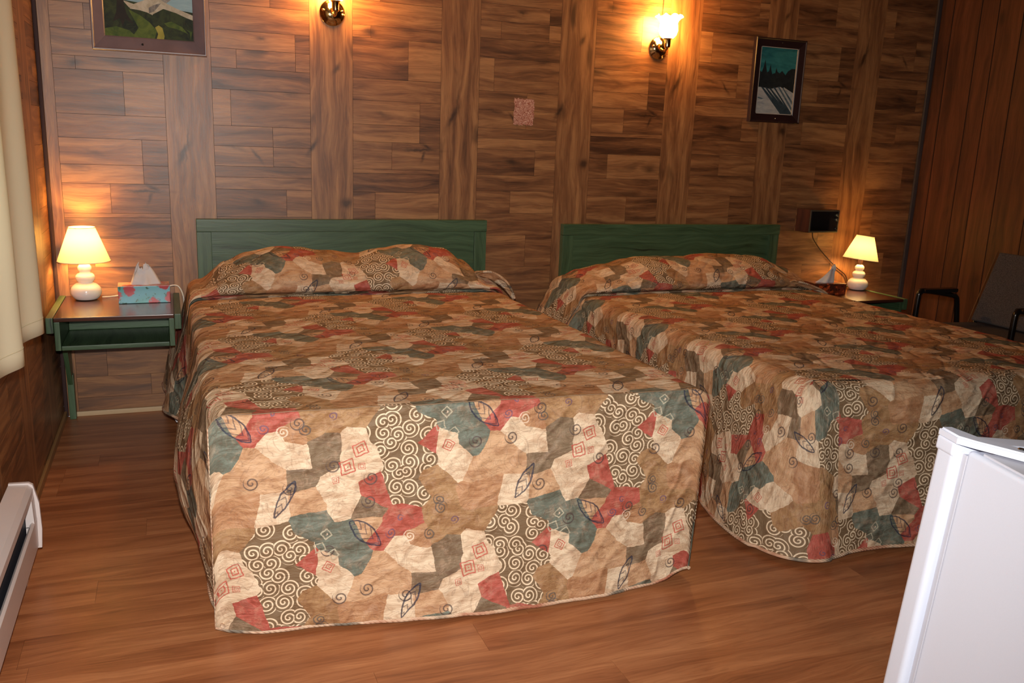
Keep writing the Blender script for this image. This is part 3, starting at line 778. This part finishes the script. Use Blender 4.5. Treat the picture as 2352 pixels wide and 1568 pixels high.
tlamp(.285, -.105, NZ1+.005, 'white gourd table lamp with lit cream shade on the left nightstand', 7.0, sc=1.03,
      cord=[(.345, -.10, NZ1+.012), (.39, -.07, NZ1+.009), (.47, -.055, NZ1+.02), (.58, -.045, NZ1+.035), (.628, -.035, NZ1+.045), (.652, -.04, NZ1+.035), (.667, -.04, NZ1-.01), (.669, -.03, NZ1-.09)])
tlamp(4.355, -.17, NZ2+.005, 'white gourd table lamp with tilted lit shade on the nightstand behind the right bed', 3.4, tilt=math.radians(7), sc=1.0, gap=.020)

# ------------------------------------------------------------------ tissue boxes
def tbox_mat(name, bg1, bg2, f1, f2, sc):
    t = NT(name); u = t.obj()
    c = t.ramp(t.noise(u, sc*.35, 2), [(.4, bg1), (.6, bg2)])
    v = t.n('ShaderNodeTexVoronoi', {'Vector': t.V('ADD', u, t.V('SCALE', t.noise(u, 60, 3, .6, out=1), scale=.03)), 'Scale': sc, 'Randomness': .9}).outputs['Distance']
    c = t.mix(t.ramp(v, [(.36, (1, 1, 1)), (.43, (0, 0, 0))]), c, f1)
    c = t.mix(t.ramp(t.noise(u, sc*3.1, 2), [(.60, (0, 0, 0)), (.66, (1, 1, 1))]), c, f2)
    t.set(Base_Color=c, Roughness=.3); return t.m
M_TB1 = tbox_mat('teal_floral_card', lin(52, 140, 120), lin(120, 180, 190), lin(176, 34, 40), lin(30, 84, 60), 17)
M_TB2 = tbox_mat('orange_floral_card', lin(150, 60, 34), lin(84, 40, 24), lin(196, 84, 40), lin(30, 18, 14), 30)
M_TB1T = tbox_mat('pale_card_top', lin(210, 160, 140), lin(190, 130, 100), lin(176, 60, 44), lin(210, 190, 170), 26)
def tissue_mat():
    t = NT('tissue_paper'); d = t.n('ShaderNodeBsdfTranslucent', {'Color': (.85, .83, .82, 1)}); e = t.n('ShaderNodeBsdfDiffuse', {'Color': (.88, .85, .84, 1)})
    mx = t.n('ShaderNodeMixShader', {0: .3, 1: e.outputs[0], 2: d.outputs[0]}); t.t.links.new(mx.outputs[0], t.out.inputs[0]); return t.m
M_TIS = tissue_mat()
def tissuebox(x0, x1, y0, y1, z0, h, rz, label, side, top, seed, th=.075, skew=0):
    c = Vector(((x0+x1)/2, (y0+y1)/2, z0)); b = thing('tissue_box', label, 'tissue box', c, 0)
    Rm = Matrix.Translation(c) @ Matrix.Rotation(rz, 4, 'Z') @ Matrix.Translation(-c)
    bm = bmesh.new(); box(bm, x0, x1, y0, y1, z0, z0+h, bev=.002); bm.transform(Rm)
    bm.normal_update()
    for f in bm.faces: f.material_index = 1 if f.normal.z > .8 else 0
    obj('carton', bm, [side, top], b)
    # crumpled tissue pulled up through the slot
    random.seed(seed); P = []; U = []; n = 26; m_ = 12
    for j in range(m_+1):
        t = j/m_; row = []
        for i in range(n+1):
            a = 2*PI*i/n
            rx = (.056*(1-t)**.8+.014*t)*(1+.22*math.sin(3*a+seed)+.14*math.sin(7*a+seed*2)); ry = (.016+.008*math.sin(t*PI))*(1-t*.72)*(1+.3*math.sin(5*a+seed))
            top_ = th*(1+.20*math.sin(2*a+seed)+.08*math.sin(5*a))
            row.append(Rm @ Vector((c.x+rx*math.cos(a)+skew*t, c.y+ry*math.sin(a)+.010*math.sin(t*3+a), z0+h-.003+top_*t+.004*math.sin(9*a+t*5)*t)))
        P.append(row); U.append([(i/n, t) for i in range(n+1)])
    gridmesh('tissue', P, U, M_TIS, b, thick=.0008)
    return b
tissuebox(.412, .612, -.235, -.125, NZ1+.005, .072, .03, 'teal tissue box printed with red flowers, on the left nightstand', M_TB1, M_TB1T, 2, th=.078, skew=-.004)
tissuebox(3.95, 4.15, -.30, -.19, NZ2+.005, .062, -.12, 'orange and brown floral tissue box between right bed and lamp', M_TB2, M_TB2, 5, th=.085, skew=.045)

# ------------------------------------------------------------------ wall radio
M_RAD = wood('radio_cabinet', lin(44, 22, 14), lin(66, 34, 20), lin(84, 46, 28), rough=.4, knots=False)
M_BLK = plain('black_plastic', lin(18, 18, 20), .3)
M_GLSB = plain('black_glass', lin(10, 12, 13), .08)
M_ALU = plain('dull_aluminium', lin(128, 128, 112), .35, .8)
rd = thing('wall_radio', 'small wood cased radio mounted on the wall above the right nightstand', 'radio', (4.1, -.06, .88))
gbox('cabinet', (4.0, 4.208, -.115, -.002, .815, .945), rd, m=M_RAD)
bm = bmesh.new()
for e in ((4.002, 4.206, .817, .824), (4.002, 4.206, .936, .943), (4.002, 4.008, .824, .936), (4.200, 4.206, .824, .936)): box(bm, e[0], e[1], -.121, -.1155, e[2], e[3], bev=.001)
obj('bezel', bm, M_ALU, rd)
boxo('face', (4.009, 4.199, -.119, -.1155, .825, .935), M_BLK, rd, bev=.0005)
boxo('speaker_window', (4.014, 4.138, -.1215, -.1195, .829, .931), M_GLSB, rd, bev=.0005)
for kz in (.915, .89, .84):
    bm = bmesh.new(); lathe(bm, [(.0085, 0), (.008, .010), (.006, .012)], n=20, c=(4.186, -.1195, kz), tilt=Matrix.Rotation(PI/2, 3, 'X')); obj('knob', bm, M_ALU if kz > .85 else M_BLK, rd)
bm = bmesh.new(); tube(bm, spline([(4.105, -.03, .8145), (4.12, -.022, .775), (4.18, -.012, .715), (4.25, -.012, .655), (4.33, -.012, .595), (4.40, -.012, .55), (4.43, -.012, .495)], 8), .0035, 8); obj('cord', bm, M_CORDB, rd)

# ------------------------------------------------------------------ wall sconces
def sconce(x, z, label, rz=0, chain=False):
    s_ = thing('wall_sconce', label, 'wall lamp', (x, 0, z))
    Rx = Matrix.Rotation(PI/2, 3, 'X')
    bm = bmesh.new(); lathe(bm, [(.0, 0), (.056, .0), (.056, .004), (.052, .009), (.046, .011), (.042, .017), (.030, .024), (.014, .027), (0, .027)], n=48, cap=False, c=(x, -.001, z), tilt=Rx); obj('wall_plate', bm, M_BRASS, s_)
    for p_ in ((x-.0425, -.02, z+.007), (x+.0425, -.02, z+.007), (x, -.03, z-.012)):
        bm = bmesh.new(); bmesh.ops.create_uvsphere(bm, u_segments=14, v_segments=10, radius=.0065, matrix=Matrix.Translation(p_)); obj('screw_knob', bm, M_BRASS, s_)
    yo = -.085
    bm = bmesh.new(); tube(bm, spline([(x, -.026, z-.006), (x, -.05, z-.016), (x, -.075, z-.012), (x, yo, z+.004)], 6), .0075, 12); obj('arm', bm, M_BRASS, s_)
    bm = bmesh.new(); lathe(bm, [(.0, .0), (.012, .002), (.016, .008), (.0165, .040), (.024, .046), (.026, .052), (.018, .054), (0, .054)], n=32, c=(x, yo, z-.006)); obj('shade_holder', bm, M_BRASS, s_)
    # ruffled tulip glass
    bm = bmesh.new(); n = 72; rings = []
    pr = [(.020, .046), (.030, .052), (.042, .066), (.048, .086), (.046, .105), (.043, .122), (.047, .137), (.056, .149), (.062, .155)]
    for i, (r, zz) in enumerate(pr):
        rf = max(0, (i-4)/4)**1.5
        rings.append([bm.verts.new((x+(r+.009*rf*math.sin(8*2*PI*k/n))*math.cos(2*PI*k/n), yo+(r+.009*rf*math.sin(8*2*PI*k/n))*math.sin(2*PI*k/n), z+zz-.008+.007*rf*math.cos(8*2*PI*k/n+.6))) for k in range(n)])
    for a, b in zip(rings, rings[1:]):
        for k in range(n): bm.faces.new((a[k], a[(k+1) % n], b[(k+1) % n], b[k]))
    g = obj('glass_shade', bm, M_TULIP, s_)
    bm = bmesh.new(); bmesh.ops.create_uvsphere(bm, u_segments=20, v_segments=14, radius=.024, matrix=Matrix.Translation((x, yo, z+.085))); obj('bulb', bm, M_BULB2, s_)
    if chain:
        bm = bmesh.new(); tube(bm, [(x+.012, -.004, z+.50), (x+.010, -.004, z+.25), (x+.006, -.006, z+.10), (x, -.012, z+.02)], .0016, 8); obj('cord', bm, M_CORDB, s_)
    return s_
M_TULIP = emis('frosted_glass_glow', (1, .48, .12), 120)
M_BULB2 = emis('sconce_bulb_glow', (1, .78, .45), 200)
sconce(1.342, 1.782, 'brass wall sconce above the left bed, right of the landscape painting')
sconce(3.012, 1.752, 'brass wall sconce with ruffled glowing tulip shade between the beds and the snowy picture', chain=True)

# ------------------------------------------------------------------ pictures
M_FRM1 = plain('worn_purple_brown_frame', lin(118, 98, 98), .30, nscale=14, namp=.25)
M_FRM2 = plain('dark_frame', lin(40, 24, 24), .35, nscale=14, namp=.15)
def frame(parent, x0, x1, z0, z1, wd, d, m, wx=None):
    """four mitred sides, each sloping in towards the picture"""
    wx = wx or wd
    o = [(x0, z0), (x1, z0), (x1, z1), (x0, z1)]; i_ = [(x0+wx, z0+wd), (x1-wx, z0+wd), (x1-wx, z1-wd), (x0+wx, z1-wd)]
    bm = bmesh.new()
    for k in range(4):
        a, b, c, e = o[k], o[(k+1) % 4], i_[(k+1) % 4], i_[k]
        def lp(p, q, t): return (p[0]+(q[0]-p[0])*t, p[1]+(q[1]-p[1])*t)
        prf = [(0, -.002), (0, -d+.004), (.06, -d), (.12, -d), (.2, -d+.004), (.92, -d*.55), (1, -d*.45), (1, -.002)]
        A = [bm.verts.new((lp(a, e, t)[0], y, lp(a, e, t)[1])) for t, y in prf]; B = [bm.verts.new((lp(b, c, t)[0], y, lp(b, c, t)[1])) for t, y in prf]
        for j in range(len(prf)-1): bm.faces.new((A[j], B[j], B[j+1], A[j+1]))
    return obj('frame', bm, m, parent, smooth=False)
def paintmat(name, c1, c2, sc=20, st=(1, 1, 1), r=.75):
    t = NT(name); nz = t.noise(t.n('ShaderNodeMapping', {'Vector': t.obj(), 'Scale': st}).outputs[0], sc, 4, .65, 1.0)
    t.set(Base_Color=t.ramp(nz, [(.35, c1), (.65, c2)]), Roughness=r, Normal=t.bump(nz, .1, .0005)); return t.m
def layers(parent, name, ox, oz, sx, sz, L, y):
    """flat paint areas in 0..1 picture coordinates, one mesh"""
    bm = bmesh.new(); mats = []
    for i, (m, pts) in enumerate(L):
        mats.append(m); yy = y-.00025*i
        f = bm.faces.new([bm.verts.new((ox+a*sx, yy, oz+b*sz)) for a, b in pts]); f.material_index = i
        f.normal_update()
        if f.normal.y > 0: f.normal_flip()
    bmesh.ops.triangulate(bm, faces=bm.faces, ngon_method='EAR_CLIP')
    me = bpy.data.meshes.new(name); bm.to_mesh(me); bm.free()
    for m in mats: me.materials.append(m)
    o = bpy.data.objects.new(name, me); COL.objects.link(o)
    o.parent = parent; o.matrix_parent_inverse = Matrix.Translation(-parent.location); return o
p1 = thing('framed_painting', 'framed landscape painting with tree and mountain above the left nightstand', 'painting', (.58, 0, 1.75))
PX0, PX1, PZ0, PZ1 = .366, .806, 1.556, 1.98
frame(p1, PX0, PX1, PZ0, PZ1, .060, .040, M_FRM1, .050)
sky = paintmat('sky_paint', lin(140, 168, 172), lin(164, 188, 188), 8, (1, 1, 3)); rock = paintmat('rock_paint', lin(98, 92, 88), lin(170, 160, 144), 22); snowc = paintmat('cliff_paint', lin(176, 160, 132), lin(206, 192, 166), 26)
dkg = paintmat('dark_green_paint', lin(24, 32, 20), lin(58, 66, 30), 24); grs = paintmat('grass_paint', lin(58, 78, 26), lin(100, 112, 40), 16); ylw = paintmat('path_paint', lin(150, 140, 52), lin(176, 160, 72), 20); trk = paintmat('trunk_paint', lin(26, 20, 14), lin(44, 34, 22), 20)
def z_(v): return v
# picture coordinates: visible part is z 0..~.5 of the canvas
L1 = [(dkg, [(0, 0), (1, 0), (1, 1), (0, 1)]), (sky, [(0, .50), (1, .38), (1, 1), (0, 1)]),
      (rock, [(.45, .50), (.50, .56), (.54, .72), (.60, .76), (.66, .70), (.70, .60), (.75, .52), (.66, .44), (.52, .44)]),
      (snowc, [(.22, .47), (.34, .43), (.48, .50), (.52, .60), (.58, .54), (.68, .48), (.80, .42), (1, .34), (1, .28), (.82, .34), (.70, .38), (.56, .30), (.48, .34), (.40, .36), (.30, .37)]),
      (rock, [(.50, .40), (.56, .44), (.64, .47), (.56, .36), (.50, .33)]),
      (dkg, [(.54, .32), (.66, .40), (.80, .36), (1, .27), (1, 0), (.6, 0), (.55, .12)]),
      (grs, [(.28, .36), (.40, .30), (.50, .22), (.58, .12), (.55, .02), (.30, .01), (.38, .14)]),
      (grs, [(.0, .10), (.14, .14), (.28, .10), (.36, .02), (.0, .0)]),
      (ylw, [(.56, .16), (.60, .19), (.64, .16), (.66, .06), (.65, .01), (.57, .01), (.59, .08)]),
      (grs, [(.66, .22), (.74, .25), (.86, .19), (.93, .10), (.90, .12), (.80, .16), (.70, .18)]),
      (grs, [(.91, .16), (.945, .12), (.95, .03), (.97, .14)]),
      (dkg, [(.0, .48), (.08, .46), (.14, .42), (.20, .46), (.24, .40), (.30, .38), (.20, .26), (.0, .22)]),
      (trk, [(.15, 1), (.24, 1), (.235, .42), (.26, .30), (.33, .18), (.24, .24), (.21, .14), (.185, .24), (.11, .20), (.15, .32), (.16, .44)])]
layers(p1, 'canvas', PX0+.044, PZ0+.054, PX1-PX0-.088, PZ1-PZ0-.108, L1, -.014)
p2 = thing('framed_painting', 'dark framed snowy scene with teal sky and long shadows, right of the sconce', 'painting', (3.76, 0, 1.63))
QX0, QX1, QZ0, QZ1 = 3.594, 3.927, 1.412, 1.853
frame(p2, QX0, QX1, QZ0, QZ1, .046, .030, M_FRM2, .045)
teal = paintmat('teal_sky_paint', lin(20, 92, 92), lin(52, 128, 122), 7, (1, 1, 3)); blk = paintmat('night_wood_paint', lin(10, 16, 16), lin(28, 34, 32), 26); snw = paintmat('snow_paint', lin(150, 150, 148), lin(196, 190, 176), 14, (1, 1, 3)); shd = paintmat('blue_grey_paint', lin(64, 82, 88), lin(98, 114, 118), 22)
snl = paintmat('shadow_line_paint', lin(34, 50, 56), lin(52, 68, 74), 22)
L2 = [(teal, [(0, .4), (1, .4), (1, 1), (0, 1)]), (snw, [(0, 0), (1, 0), (1, .42), (0, .42)]),
      (blk, [(0, .40), (.10, .40), (.34, .38), (.62, .42), (.80, .36), (1, .34), (1, .70), (.88, .70), (.78, .66), (.72, .60), (.62, .66), (.56, .62), (.50, .64), (.46, .70), (.44, .62), (.36, .60), (.33, .66), (.30, .75), (.27, .64), (.22, .62), (.18, .72), (.15, .81), (.12, .70), (.08, .62), (.03, .64), (0, .60)])]
for (a, b, wd) in ((.10, .40, .035), (.20, .40, .03), (.30, .40, .03), (.42, .41, .03), (.54, .42, .028), (.66, .41, .022)):
    x1_ = min(1, a+.62); e_ = .40-(x1_-a)*.78+(.06 if a > .3 else 0)
    L2.append((snl if wd > .029 else shd, [(a, b), (a+wd*1.6, b), (min(1, x1_+wd*3.2), max(.02, e_)), (x1_-.02, max(.0, e_-.035))]))
L2.append((shd, [(0, .24), (.14, .22), (.18, .235), (.05, .25)])); L2.append((snw, [(.70, .42), (1, .33), (1, .31), (.72, .385)]))
layers(p2, 'canvas', QX0+.043, QZ0+.044, QX1-QX0-.086, QZ1-QZ0-.088, L2, -.010)
M_LINER = plain('pale_liner', lin(190, 176, 160), .4)
bm = bmesh.new(); a0, a1, b0, b1 = QX0+.044, QX1-.044, QZ0+.045, QZ1-.045
for e in ((a1-.006, a1, b0, b1), (a0, a1, b0, b0+.004), (a0, a1, b1-.003, b1), (a0, a0+.002, b0, b1)): box(bm, e[0], e[1], -.0165, -.0135, e[2], e[3])
obj('liner', bm, M_LINER, p2)
for zz in (QZ0+.022, QZ1-.022):
    bm = bmesh.new(); bmesh.ops.create_uvsphere(bm, u_segments=10, v_segments=8, radius=.0045, matrix=Matrix.Translation(((QX0+QX1)/2+.004, -.0265, zz))); obj('screw', bm, M_METAL if zz < 1.6 else M_BLK, p2)
bm = bmesh.new(); bmesh.ops.create_uvsphere(bm, u_segments=10, v_segments=8, radius=.005, matrix=Matrix.Translation(((PX0+PX1)/2-.03, -.028, PZ0+.032))); obj('screw', bm, M_BLK, p1)

# ------------------------------------------------------------------ curtain
def curtain_mat():
    t = NT('cream_curtain'); w1 = t.n('ShaderNodeTexWave', {'Vector': t.obj(), 'Scale': 300, 'Distortion': .5}, bands_direction='Z').outputs['Fac']
    c = (*lin(238, 226, 196), 1)
    df = t.n('ShaderNodeBsdfDiffuse', {'Color': c, 'Normal': t.bump(w1, .15, .001)}); tr = t.n('ShaderNodeBsdfTranslucent', {'Color': c})
    mx = t.n('ShaderNodeMixShader', {0: .40, 1: df.outputs[0], 2: tr.outputs[0]}); t.t.links.new(mx.outputs[0], t.out.inputs[0]); return t.m
M_CURT = curtain_mat()
def curtain():
    P, U = [], []; ya, yb, z0, z1 = -1.275, -3.0, .655, 2.2
    nz, ny = 40, 260
    for i in range(nz+1):
        z = z0+(z1-z0)*i/nz; row = []; t = min(1, (z-z0)/1.0)
        for j in range(ny+1):
            y = ya+(yb-ya)*j/ny
            ph = 2*PI*(y+1.325)/.385
            am = .031-.016*t
            x = .234-.014*t+am*math.cos(ph+.35*math.sin(ph))+.004*math.sin(ph*3+z*2)*(1-.5*t)
            row.append(Vector((x, y+.17*t*(1 if j < 60 else max(0, 1-(j-60)/100)), z+(.006*math.sin(ph+1) if i == 0 else 0))))
        P.append(row); U.append([(j*.01, i*.04) for j in range(ny+1)])
    c = gridmesh('curtain', P, U, M_CURT, None, thick=.0025)
    tag(c, 'pleated cream curtain hanging over the left wall beside the nightstand', 'curtain')
    bm = bmesh.new(); tube(bm, [P[0][j]+Vector((.002, 0, .045)) for j in range(0, ny+1, 2)], .0012, 5)
    o = obj('hem_stitching', bm, plain('hem_thread', lin(196, 184, 150), .8), c)
    bm = bmesh.new(); tube(bm, [(.235, -1.15, 2.215), (.235, -3.1, 2.215)], .011, 12)
    for y in (-1.16, -3.05): box(bm, XL+.0, .24, y-.01, y+.01, 2.205, 2.225)
    r = obj('curtain_rod', bm, M_BRASS); tag(r, 'curtain rod above the window on the left wall', 'curtain rod')
curtain()

# ------------------------------------------------------------------ baseboard heater
M_HEAT = plain('heater_enamel', lin(212, 200, 196), .35, nscale=8, namp=.04)
M_FIN = plain('dark_heater_slot', lin(38, 40, 52), .6)
ht = thing('baseboard_heater', 'cream enamel baseboard heater along the left wall under the curtain', 'heater', (.2, -2.4, 0))
def extr(name, prof, y0, y1, m, parent):
    bm = bmesh.new(); A = [bm.verts.new((a, y0, b)) for a, b in prof]; B = [bm.verts.new((a, y1, b)) for a, b in prof]
    n = len(prof); bm.faces.new(A); bm.faces.new(B[::-1])
    for i in range(n): bm.faces.new((A[i], A[(i+1) % n], B[(i+1) % n], B[i]))
    return obj(name, bm, m, parent, smooth=False)
HY0, HY1 = -3.4, -1.47
HX = XL+.0135; HB = .068
extr('cover', [(HX, HB+.02), (HX, .262), (HX+.048, .258), (HX+.060, .246), (HX+.060, .226), (HX+.056, .226), (HX+.056, .242), (HX+.005, .25), (HX+.005, HB+.02)], HY0, HY1-.012, M_HEAT, ht)
extr('slot', [(HX+.006, .11), (HX+.006, .236), (HX+.040, .232), (HX+.040, .11)], HY0, HY1-.05, M_FIN, ht)
extr('front_panel', [(HX+.006, HB), (HX+.006, HB+.012), (HX+.050, HB+.016), (HX+.052, .158), (HX+.058, .164), (HX+.064, .158), (HX+.062, HB+.004), (HX+.056, HB)], HY0, HY1-.012, M_HEAT, ht)
cap = extr('end_cap', [(HX, HB-.004), (HX, .265), (HX+.050, .263), (HX+.060, .256), (HX+.072, .20), (HX+.074, .12), (HX+.070, HB-.004)], HY1-.012, HY1, M_HEAT, ht)
extr('clip', [(HX+.042, .150), (HX+.042, .232), (HX+.061, .226), (HX+.0635, .150)], HY1-.060, HY1-.013, M_HEAT, ht)
for yy in (HY1-.1, -3.3): boxo('foot', (HX, HX+.04, yy-.015, yy+.015, 0, HB), M_HEAT, ht, bev=0)

# ------------------------------------------------------------------ fridge
M_FR = plain('white_fridge_enamel', lin(212, 218, 234), .38, nscale=400, namp=.02, bump=.05)
M_GASK = plain('door_gasket', lin(190, 190, 200), .5)
M_FRTOP = plain('fridge_top', lin(196, 196, 206), .45)
FR_O, FR_A = Vector((1.697, -3.213, 0)), math.radians(-13.5)
fr = thing('mini_fridge', 'white mini fridge in the right foreground with its door edge to the left', 'fridge', FR_O, FR_A)
fr.rotation_euler = (0, math.radians(4.6), FR_A)
fr.location = FR_O-Vector((math.cos(FR_A), math.sin(FR_A), 0))*.835*math.sin(math.radians(4.6))
def fbox(name, e, m, bev=.004, seg=3, par=None):
    bm = bmesh.new(); box(bm, *e, bev=bev, seg=seg); bm.transform(fr.matrix_basis if False else Matrix.Identity(4))
    o = obj(name, bm, m); o.parent = par or fr; return o
# local frame: +x along the door's width, +y out of the door, origin at the hinge-side edge between door and cabinet
FH = .835
fbox('cabinet', (.012, .47, -.45, -.006, .03, FH), M_FR, bev=.008)
fbox('top_plate', (.020, .462, -.445, -.03, FH-.001, FH+.003), M_FRTOP, bev=.001)
fbox('gasket', (.014, .465, -.006, .004, .045, FH-.010), M_GASK, bev=.001)
door = fbox('door', (.0, .475, .004, .048, .035, FH+.003), M_FR, bev=.010, seg=4)
fbox('top_cap', (-.0015, .4765, .006, .050, FH-.018, FH+.006), M_FR, bev=.006, par=door)
bm = bmesh.new()
sh2 = [(-.002, .046), (.02, .05), (.03, -.005), (.092, -.055), (.100, -.068), (.094, -.082), (.078, -.084), (.014, -.02), (-.004, .0)]
A = [bm.verts.new((a, b, FH+.006)) for a, b in sh2]; B = [bm.verts.new((a, b, FH+.018)) for a, b in sh2]; n = len(sh2)
bm.faces.new(A[::-1]); bm.faces.new(B)
for i in range(n): bm.faces.new((A[i], A[(i+1) % n], B[(i+1) % n], B[i]))
bmesh.ops.bevel(bm, geom=[e for e in bm.edges if abs(e.verts[0].co.z-e.verts[1].co.z) < 1e-5 and e.verts[0].co.z > FH+.01], offset=.003, segments=3, affect='EDGES')
hg = obj('hinge_cover', bm, M_FR); hg.parent = fr
bm = bmesh.new(); lathe(bm, [(0, 0), (.006, .0005), (.005, .002), (0, .0025)], n=16, c=(.066, -.046, FH+.0178)); o = obj('hinge_screw', bm, M_METAL); o.parent = hg
for ax_ in ((.05, -.05), (.42, -.05), (.05, -.40), (.42, -.40)):
    bm = bmesh.new(); lathe(bm, [(.018, 0), (.018, .012), (.012, .016), (.012, .031)], n=20, c=(ax_[0], ax_[1], 0)); o = obj('foot', bm, M_BLK); o.parent = fr

# ------------------------------------------------------------------ armchair
def upholst():
    t = NT('charcoal_tweed'); nz = t.noise(t.obj(), 320, 3, .7)
    c = t.ramp(nz, [(.35, lin(40, 38, 40)), (.5, lin(66, 62, 64)), (.68, lin(98, 92, 90))])
    t.set(Base_Color=c, Roughness=.9, Normal=t.bump(nz, .3, .001)); return t.m
M_UPH = upholst()
M_TUBE = plain('black_steel_tube', lin(16, 14, 14), .22)
ch = thing('armchair', 'grey upholstered armchair with black tube arms against the right wall', 'armchair', (4.25, -1.28, 0))
# the chair faces -x; arms at y -1.03 and -1.54
YA, YB = -1.03, -1.545
def cush(name, pts, th, axis_n, m=M_UPH, bev=.014):
    bm = bmesh.new(); n_ = Vector(axis_n).normalized()*th
    A = [bm.verts.new(p) for p in pts]; B = [bm.verts.new(Vector(p)+n_) for p in pts]; n = len(pts)
    bm.faces.new(A); bm.faces.new(B[::-1])
    for i in range(n): bm.faces.new((A[i], A[(i+1) % n], B[(i+1) % n], B[i]))
    bmesh.ops.bevel(bm, geom=list(bm.edges), offset=bev, segments=4, affect='EDGES', profile=.6)
    return obj(name, bm, m, ch)
cush('seat', [(3.905, YA-.016, .492), (4.30, YA-.016, .478), (4.30, YB+.016, .478), (3.905, YB+.016, .492)], -.055, (0, 0, 1), bev=.016)
bk = cush('backrest', [(4.250, YA-.02, .492), (4.372, YA-.02, .822), (4.372, YB+.02, .822), (4.250, YB+.02, .492)], .045, (1, 0, -.36), bev=.012)
bm = bmesh.new(); tube(bm, [(4.243, YA-.014, .47), (4.371, YA-.014, .826)], .0022, 8); obj('piping', bm, plain('bronze_edge', lin(120, 92, 66), .35, .7), bk)
for y in (YA, YB):
    bm = bmesh.new()
    tube(bm, spline([(3.885, y, .0), (3.90, y, .20), (3.912, y, .46), (3.917, y, .60), (3.925, y, .630), (3.96, y, .637), (4.12, y, .613), (4.155, y, .603), (4.17, y, .57), (4.20, y, .40), (4.25, y, .18), (4.29, y, .0)], 7), .0125, 12)
    obj('leg_frame', bm, M_TUBE, ch)
    boxo('armrest', (3.935, 4.145, y-.022, y+.022, .628, .648), M_TUBE, ch, bev=.007)
for xx, zz in ((4.205, .385), (3.915, .385)):
    bm = bmesh.new(); tube(bm, [(xx, YA, zz), (xx, YB, zz)], .010, 10); obj('cross_bar', bm, M_TUBE, ch)
for y in (YA-.03, YB+.03):
    bm = bmesh.new(); tube(bm, [(4.20, y, .43), (4.27, y, .47), (4.38, y, .75)], .010, 10); obj('back_support', bm, M_TUBE, ch)

GROUPS = {'bedspread': 'matching patchwork bedspreads on the two beds', 'headboard': 'green headboards behind the two beds', 'nightstand': 'green wall nightstands beside the beds',
          'lamp': 'white gourd table lamps on the nightstands', 'tissue box': 'tissue boxes on the nightstands', 'wall lamp': 'brass sconces on the back wall', 'painting': 'framed pictures on the back wall'}
for o in COL.objects:
    if o.parent is None and o.get('category') in GROUPS: o['group'] = GROUPS[o['category']]
